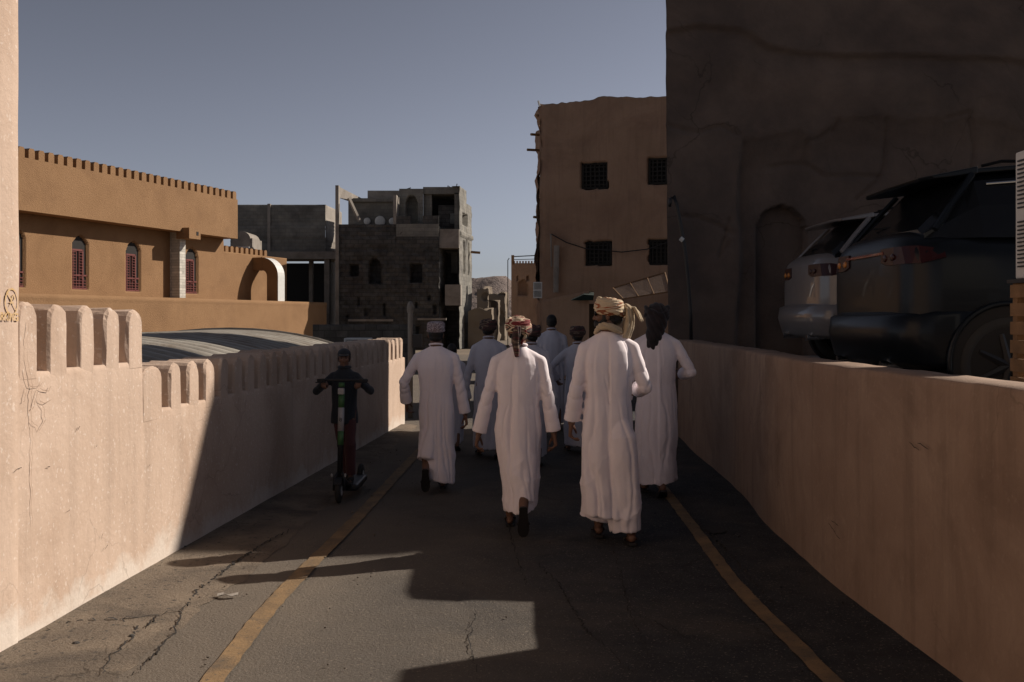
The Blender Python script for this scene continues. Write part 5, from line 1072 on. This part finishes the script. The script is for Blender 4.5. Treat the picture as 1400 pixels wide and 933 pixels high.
def car(label, loc, Ln, Wd, Ht, pm, lamp, kind):
    t = thing('parked_car', label, 'car', loc, 0, 'cars parked beyond the right wall')
    hw = Wd / 2; yc = hw; belt = Ht * .735
    def ring(x, w, z0, z1, n=72, e=4.4, zc=None):
        r = []
        for j in range(n):
            a = 2 * math.pi * (j + .5) / n; c, s_ = math.cos(a), math.sin(a)
            r.append((x, yc + math.copysign(abs(c) ** (2 / e), c) * w, (z0 + z1) / 2 + math.copysign(abs(s_) ** (2 / e), s_) * (z1 - z0) / 2))
        return r
    q = Ht / 1.9
    SB = [(.03, .72, .62, 1.27), (.05, .84, .52, 1.36), (.12, .94, .42, 1.41), (.30, .985, .36, 1.43), (.7, 1.0, .34, 1.43), (2.2, 1.0, .34, 1.41), (Ln - 1.3, 1.0, .34, 1.36), (Ln - .9, .985, .36, 1.30), (Ln - .4, .94, .40, 1.18), (Ln - .12, .86, .44, 1.05), (Ln, .66, .50, .95)]
    def wat(x, z):
        w = np.interp(x, [k_[0] for k_ in SB], [k_[1] for k_ in SB]); a_ = np.interp(x, [k_[0] for k_ in SB], [k_[2] for k_ in SB]) * q; b_ = np.interp(x, [k_[0] for k_ in SB], [k_[3] for k_ in SB]) * q
        t_ = min(.97, abs(z - (a_ + b_) / 2) / ((b_ - a_) / 2)); return w * hw * (1 - t_ ** 4.4) ** (1 / 4.4)
    mb = MB(); mb.loft([ring(x, w * hw, a * q, b * q) for x, w, a, b in SB])
    body = mb.build('body', pm, t, local=True, smooth=True)
    # greenhouse
    def gr(x, zt, wb, wt, zb=belt - .06):
        return [(x, yc - wb, zb), (x, yc - (wb + wt) / 2 - .02, (zb + zt) / 2), (x, yc - wt, zt - .05), (x, yc - wt + .10, zt), (x, yc, zt + .012), (x, yc + wt - .10, zt), (x, yc + wt, zt - .05), (x, yc + (wb + wt) / 2 + .02, (zb + zt) / 2), (x, yc + wb, zb)]
    gs = [(.20, belt + .02, .84, .80), (.36, belt + .17, .86, .77), (.54, Ht - .15, .90, .75), (.62, Ht - .07, .93, .76), (1.1, Ht - .03, .94, .77), (2.2, Ht - .03, .94, .78), (Ln - 2.05, Ht - .10, .93, .75), (Ln - 1.65, Ht - .34, .92, .78), (Ln - 1.2, belt - .02, .90, .80)]
    mb = MB(); mb.loft([gr(x, z, a * hw, b * hw) for x, z, a, b in gs]); mb.build('windows', M['glass'], t, local=True)
    mb = MB(); mb.loft([[(x, yc + y_ * hw, z + .012) for y_ in (-w, -w + .1, 0, w - .1, w)] + [(x, yc + y_ * hw, z + .045 + .02 * (1 - abs(y_))) for y_ in (w, w - .1, 0, -w + .1, -w)] for x, z, w in [(.60, Ht - .07, .74), (1.1, Ht - .03, .77), (2.2, Ht - .03, .78), (Ln - 2.05, Ht - .10, .74)]])
    mb.build('roof', pm, t, local=True, smooth=False, bevel=.01)
    for s_ in (-1, 1):
        y = lambda w: yc + s_ * w * hw
        for (xa, xb_, za, zb) in ((.24, .60, belt + .0, Ht - .07), (1.55, 1.62, belt, Ht - .04), (2.55, 2.62, belt, Ht - .05), (Ln - 1.2, Ln - 2.0, belt, Ht - .11)):
            mb = MB(); mb.tube([(xa, y(.945), za), ((xa + xb_) / 2, y(.865), (za + zb) / 2 + .01), (xb_, y(.785), zb)], .026, 6); mb.build('pillar', pm, t, local=True)
        mb = MB(); mb.tube([(.70, y(.80), Ht - .145), (1.1, y(.81), Ht - .115), (2.2, y(.815), Ht - .10), (Ln - 2.1, y(.80), Ht - .16)], .009, 6); mb.build('window_trim', M['chrome'], t, local=True)
        mb = MB(); mb.tube([(.75, y(.62), Ht + .02), (.9, y(.64), Ht + .055), (2.2, y(.64), Ht + .06), (Ln - 2.3, y(.62), Ht + .0)], .014, 6); mb.build('roof_rail', M['trim'], t, local=True)
        mb = MB(); mb.box(.95, Ln - 1.1, min(y(1.0), y(1.012)), max(y(1.0), y(1.012)), .36 * q, .46 * q); mb.build('side_sill', M['trim'], t, local=True)
        mb = MB(); mb.ell((Ln - 1.75, y(1.10), belt + .06), (.08, .10, .08)); mb.build('mirror', pm, t, local=True, smooth=True)
        for xw in (.78, Ln - .88):
            r = .375 * q; mb = MB(); mb.tube([(xw, y(.86), r), (xw, y(1.0), r)], r * .68, 28); w = mb.build('wheel', M['trim'], t, local=True)
            mb = MB(); mb.loft([[(xw + rr * math.cos(a), yy, r + rr * math.sin(a)) for rr, yy in ((r * .66, y(.82)), (r * .93, y(.82)), (r, y(.86)), (r, y(.98)), (r * .94, y(1.015)), (r * .70, y(1.0)))] for a in [2 * math.pi * j / 36 for j in range(37)]], caps=False); mb.build('tyre', M['sole'], w, local=True, smooth=True)
            mb = MB()
            for j in range(7):
                a = 2 * math.pi * j / 7; mb.tube([(xw, y(1.004), r), (xw + r * .64 * math.cos(a), y(.995), r + r * .64 * math.sin(a))], [.034, .022], 6)
            mb.tube([(xw, y(.98), r), (xw, y(1.02), r)], .05, 12); mb.build('rim', M['rim'], w, local=True)
            # dark wheel opening and its edge
            mb = MB(); mb.tube([(xw, y(.90), r + .02), (xw, y(1.004), r + .02)], r * 1.16, 36); mb.build('wheel_well', M['dark'], t, local=True)
            mb = MB(); mb.tube([(xw + r * 1.19 * math.cos(a), y(1.008), r + .02 + r * 1.19 * math.sin(a)) for a in [math.pi * (-.08 + 1.16 * j / 24) for j in range(25)]], .022, 6); mb.build('arch_trim', pm, t, local=True, smooth=True)
        # lamps
        ls = MB(); z0 = belt - .26; z1 = belt - .12; rr_ = []
        for w_ in (.40, .55, .68): rr_.append([(.018, yc + s_ * w_ * hw, z0 + (.03 if w_ < .5 else 0)), (.018, yc + s_ * w_ * hw, z1), (.06, yc + s_ * w_ * hw, z1), (.06, yc + s_ * w_ * hw, z0)])
        for x_, dz in ((.055, 0), (.09, 0), (.14, .0), (.22, .02), (.32, .045)):
            rr_.append([(x_ - .008, yc + s_ * (wat(x_, z0) + .010), z0 + dz), (x_ - .008, yc + s_ * (wat(x_, z1) + .010), z1 - dz * .6), (x_ + .03, yc + s_ * (wat(x_, z1) - .06), z1 - dz * .6), (x_ + .03, yc + s_ * (wat(x_, z0) - .06), z0 + dz)])
        ls.loft(rr_)
        lo_ = ls.build('tail_lamp', M['lampdark'], t, local=True, smooth=False)
        for w_, nm in ((.50, 'lamp_lens'), (.66, 'lamp_lens')):
            b_ = MB(); b_.ell((.018, yc + s_ * w_ * hw, (z0 + z1) / 2 - .01), (.012, .045, .030)); b_.build(nm, M['amber' if s_ > 0 else 'lampdark'], lo_, local=True, smooth=True)
        b_ = MB(); b_.box(.0, .03, min(y(.62), y(.80)), max(y(.62), y(.80)), .52 * q, .56 * q); b_.build('reflector', M['lampred'], t, local=True)
        b_ = MB(); b_.tube([(-.04, y(.55), .36 * q), (.15, y(.55), .37 * q)], .035, 12); b_.build('exhaust', M['chrome'], t, local=True)
    mb = MB(); mb.loft([[(x + dx, yc + y_ * hw, z) for x, z in ((.035, .78 * q), (-.055, .74 * q), (-.075, .60 * q), (-.02, .40 * q), (.12, .34 * q), (.14, .78 * q))] for y_, dx in ((-1.0, .42), (-.99, .30), (-.97, .20), (-.93, .12), (-.86, .06), (-.75, .02), (-.6, .0), (0, -.02), (.6, 0), (.75, .02), (.86, .06), (.93, .12), (.97, .20), (.99, .30), (1.0, .42))]); mb.build('rear_bumper', pm, t, local=True, smooth=True)
    mb = MB(); mb.loft([[(x, yc + y_ * hw, z) for x, z in ((.26 + dx, Ht - .10), (.24 + dx, Ht - .075), (.66, Ht - .0), (.66, Ht - .06))] for y_, dx in ((-.76, .05), (-.6, 0), (0, -.02), (.6, 0), (.76, .05))]); mb.build('spoiler', pm if kind != 'suv' else M['carblack'], t, local=True, bevel=.01)
    if lamp: mb = MB(); mb.box(.012, .05, yc - .46 * hw * 1.0, yc + .46 * hw, belt - .165, belt - .145); mb.build('light_strip', M['lampred'], t, local=True)
    mb = MB(); mb.tube([(.30, yc - .1, belt + .10), (.27, yc + .45, belt + .12)], .008, 5); mb.build('rear_wiper', M['trim'], t, local=True)
    mb = MB(); mb.ell((1.0, yc, Ht + .05), (.10, .02, .035)); mb.build('roof_aerial', M['trim'], t, local=True, smooth=True)
    return t
car('large black sport utility car parked nearest beyond the right wall', (3.02, 7.62, .95), 4.9, 1.95, 1.95, M['carblack'], True, 'suv')
car('pale silver car parked behind the black one, only its tail showing', (3.40, 10.95, 1.15), 4.6, 1.80, 1.74, M['carwhite'], False, 'cross')
# crate with the air conditioner on top, cut by the right edge of the picture
def crate():
    x0, x1, y0, y1, z0, z1 = 3.34, 4.25, 5.98, 6.64, .95, 1.93
    t = thing('slatted_crate', 'wooden slatted crate at the right edge under the white air conditioner', 'crate', (3.8, 6.3, .95))
    for x in (x0 + .03, x1 - .03):
        for y in (y0 + .03, y1 - .03): mb = MB(); mb.box(x - .03, x + .03, y - .03, y + .03, z0, z1); mb.build('corner_post', M['wood'], t)
    for j in range(8):
        z = z0 + .03 + j * .122
        mb = MB(); mb.box(x0 - .018, x0, y0 - .018, y1, z, z + .085); mb.build('slat', M['wood'], t)
        mb = MB(); mb.box(x0 + .001, x1, y0 - .019, y0 - .001, z, z + .085); mb.build('slat', M['wood'], t)
    mb = MB(); mb.box(x0 - .03, x1 + .02, y0 - .03, y1 + .02, z1, z1 + .025); mb.build('lid', M['blackm'], t)
    ac_unit('air_conditioner', 'white louvred air conditioner at the right edge on top of the wooden crate', (3.765, 6.31, 1.958), .84, .62, .84)
crate()
# ================================================================== small things on the ground
lf = thing('paper_scrap', 'small pale crumpled paper scrap on the road near the left yellow line', 'litter', (gx(311, 6.06), 6.06, .006))
mb = MB(); v = []
for i in range(5):
    for j in range(3): v.append((-.06 + .03 * i, -.018 + .018 * j + .01 * math.sin(i * 2), .004 + .012 * ((i * 7 + j * 5) % 3) / 2))
mb.add(v + [(a, b_, c_ + .002) for a, b_, c_ in v], [(i * 3 + j, (i + 1) * 3 + j, (i + 1) * 3 + j + 1, i * 3 + j + 1) for i in range(4) for j in range(2)] + [(15 + i * 3 + j, 15 + i * 3 + j + 1, 15 + (i + 1) * 3 + j + 1, 15 + (i + 1) * 3 + j) for i in range(4) for j in range(2)])
mb.build('paper', M['conc'], lf, local=True)
rnd = random.Random(5); mb = MB()
for i in range(700):
    Y = rnd.uniform(3.5, 13); x = lwx(Y) + abs(rnd.gauss(0, .28)) + .03 if rnd.random() < .7 else rnd.uniform(-1.9, 1.9)
    if rnd.random() < .2: x = rwx(Y) - abs(rnd.gauss(0, .15)) - .03
    r = rnd.uniform(.003, .010) * (1.6 if rnd.random() < .05 else 1)
    mb.ell((x, Y, r * .3 + .004), (r, r * rnd.uniform(.6, 1), r * .6), Matrix.Rotation(rnd.uniform(0, 3), 3, 'Z'), 5, 3)
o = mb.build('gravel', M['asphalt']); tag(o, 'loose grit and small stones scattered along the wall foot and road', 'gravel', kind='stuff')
for i, (px, py, r) in enumerate([(104, 883, .022), (180, 872, .018), (155, 858, .016), (252, 750, .02)]):
    s_ = (py - 435) / 1.7; Y = 1361 / s_; X = (px - 700) / s_
    mb = MB(); mb.ell((X, Y, r * .5), (r, r * .8, r * .55), Matrix.Rotation(i, 3, 'Z'), 8, 5)
    o = mb.build('stone', M['stone']); tag(o, ['dark stone on the concrete strip, lowest left of the loose stones', 'stone lying at the crack right of the lowest left stone', 'small stone nearest the wall foot between the other stones', 'stone at the wall foot where the shadow begins'][i], 'stone')

# cracks, seams and a patch in the road
def road_pt(px, py, z=0.0): s_ = (py - 435) / 1.7; return Vector(((px - 700) / s_, 1361 / s_, z))
M['tar'] = plain('dark_tar_crack', (0.032, 0.029, 0.027), .9)
cm = MB(); up = Vector((0, 0, 1))
for i, (w, z, pts) in enumerate([(.010, .004, [(735, 770), (765, 800), (800, 860), (870, 925)]), (.008, .004, [(835, 740), (850, 790), (860, 835), (890, 900)]), (.008, .004, [(860, 835), (935, 870), (1010, 880)]), (.009, .004, [(690, 690), (700, 740), (720, 800)]),
        (.018, .013, [(250, 835), (272, 807), (305, 785), (320, 772), (360, 745), (400, 725)]), (.016, .016, [(62, 866), (100, 852), (165, 850), (215, 845), (250, 835)]), (.013, .016, [(165, 850), (185, 862), (178, 878), (150, 900), (140, 925)]),
        (.012, .016, [(215, 845), (200, 862), (185, 862)]), (.014, .004, [(250, 835), (235, 870), (180, 925)]), (.016, .004, [(940, 700), (1000, 760), (1060, 830)]), (.008, .004, [(650, 835), (640, 880), (655, 930)])]):
    ribbon(cm, [road_pt(a, b_, z) for a, b_ in pts], w, up, i + 90, 0.012)
tag(cm.build('road_crack', M['tar']), kind='structure')
ang = [2 * math.pi * k / 40 for k in range(40)]; rr = random.Random(3)
sheet('tar_stain', [(1.62 + .10 * math.cos(a) * rr.uniform(.7, 1.2), 8.0 + .16 * math.sin(a) * rr.uniform(.7, 1.2)) for a in ang], .0035, M['tar'])
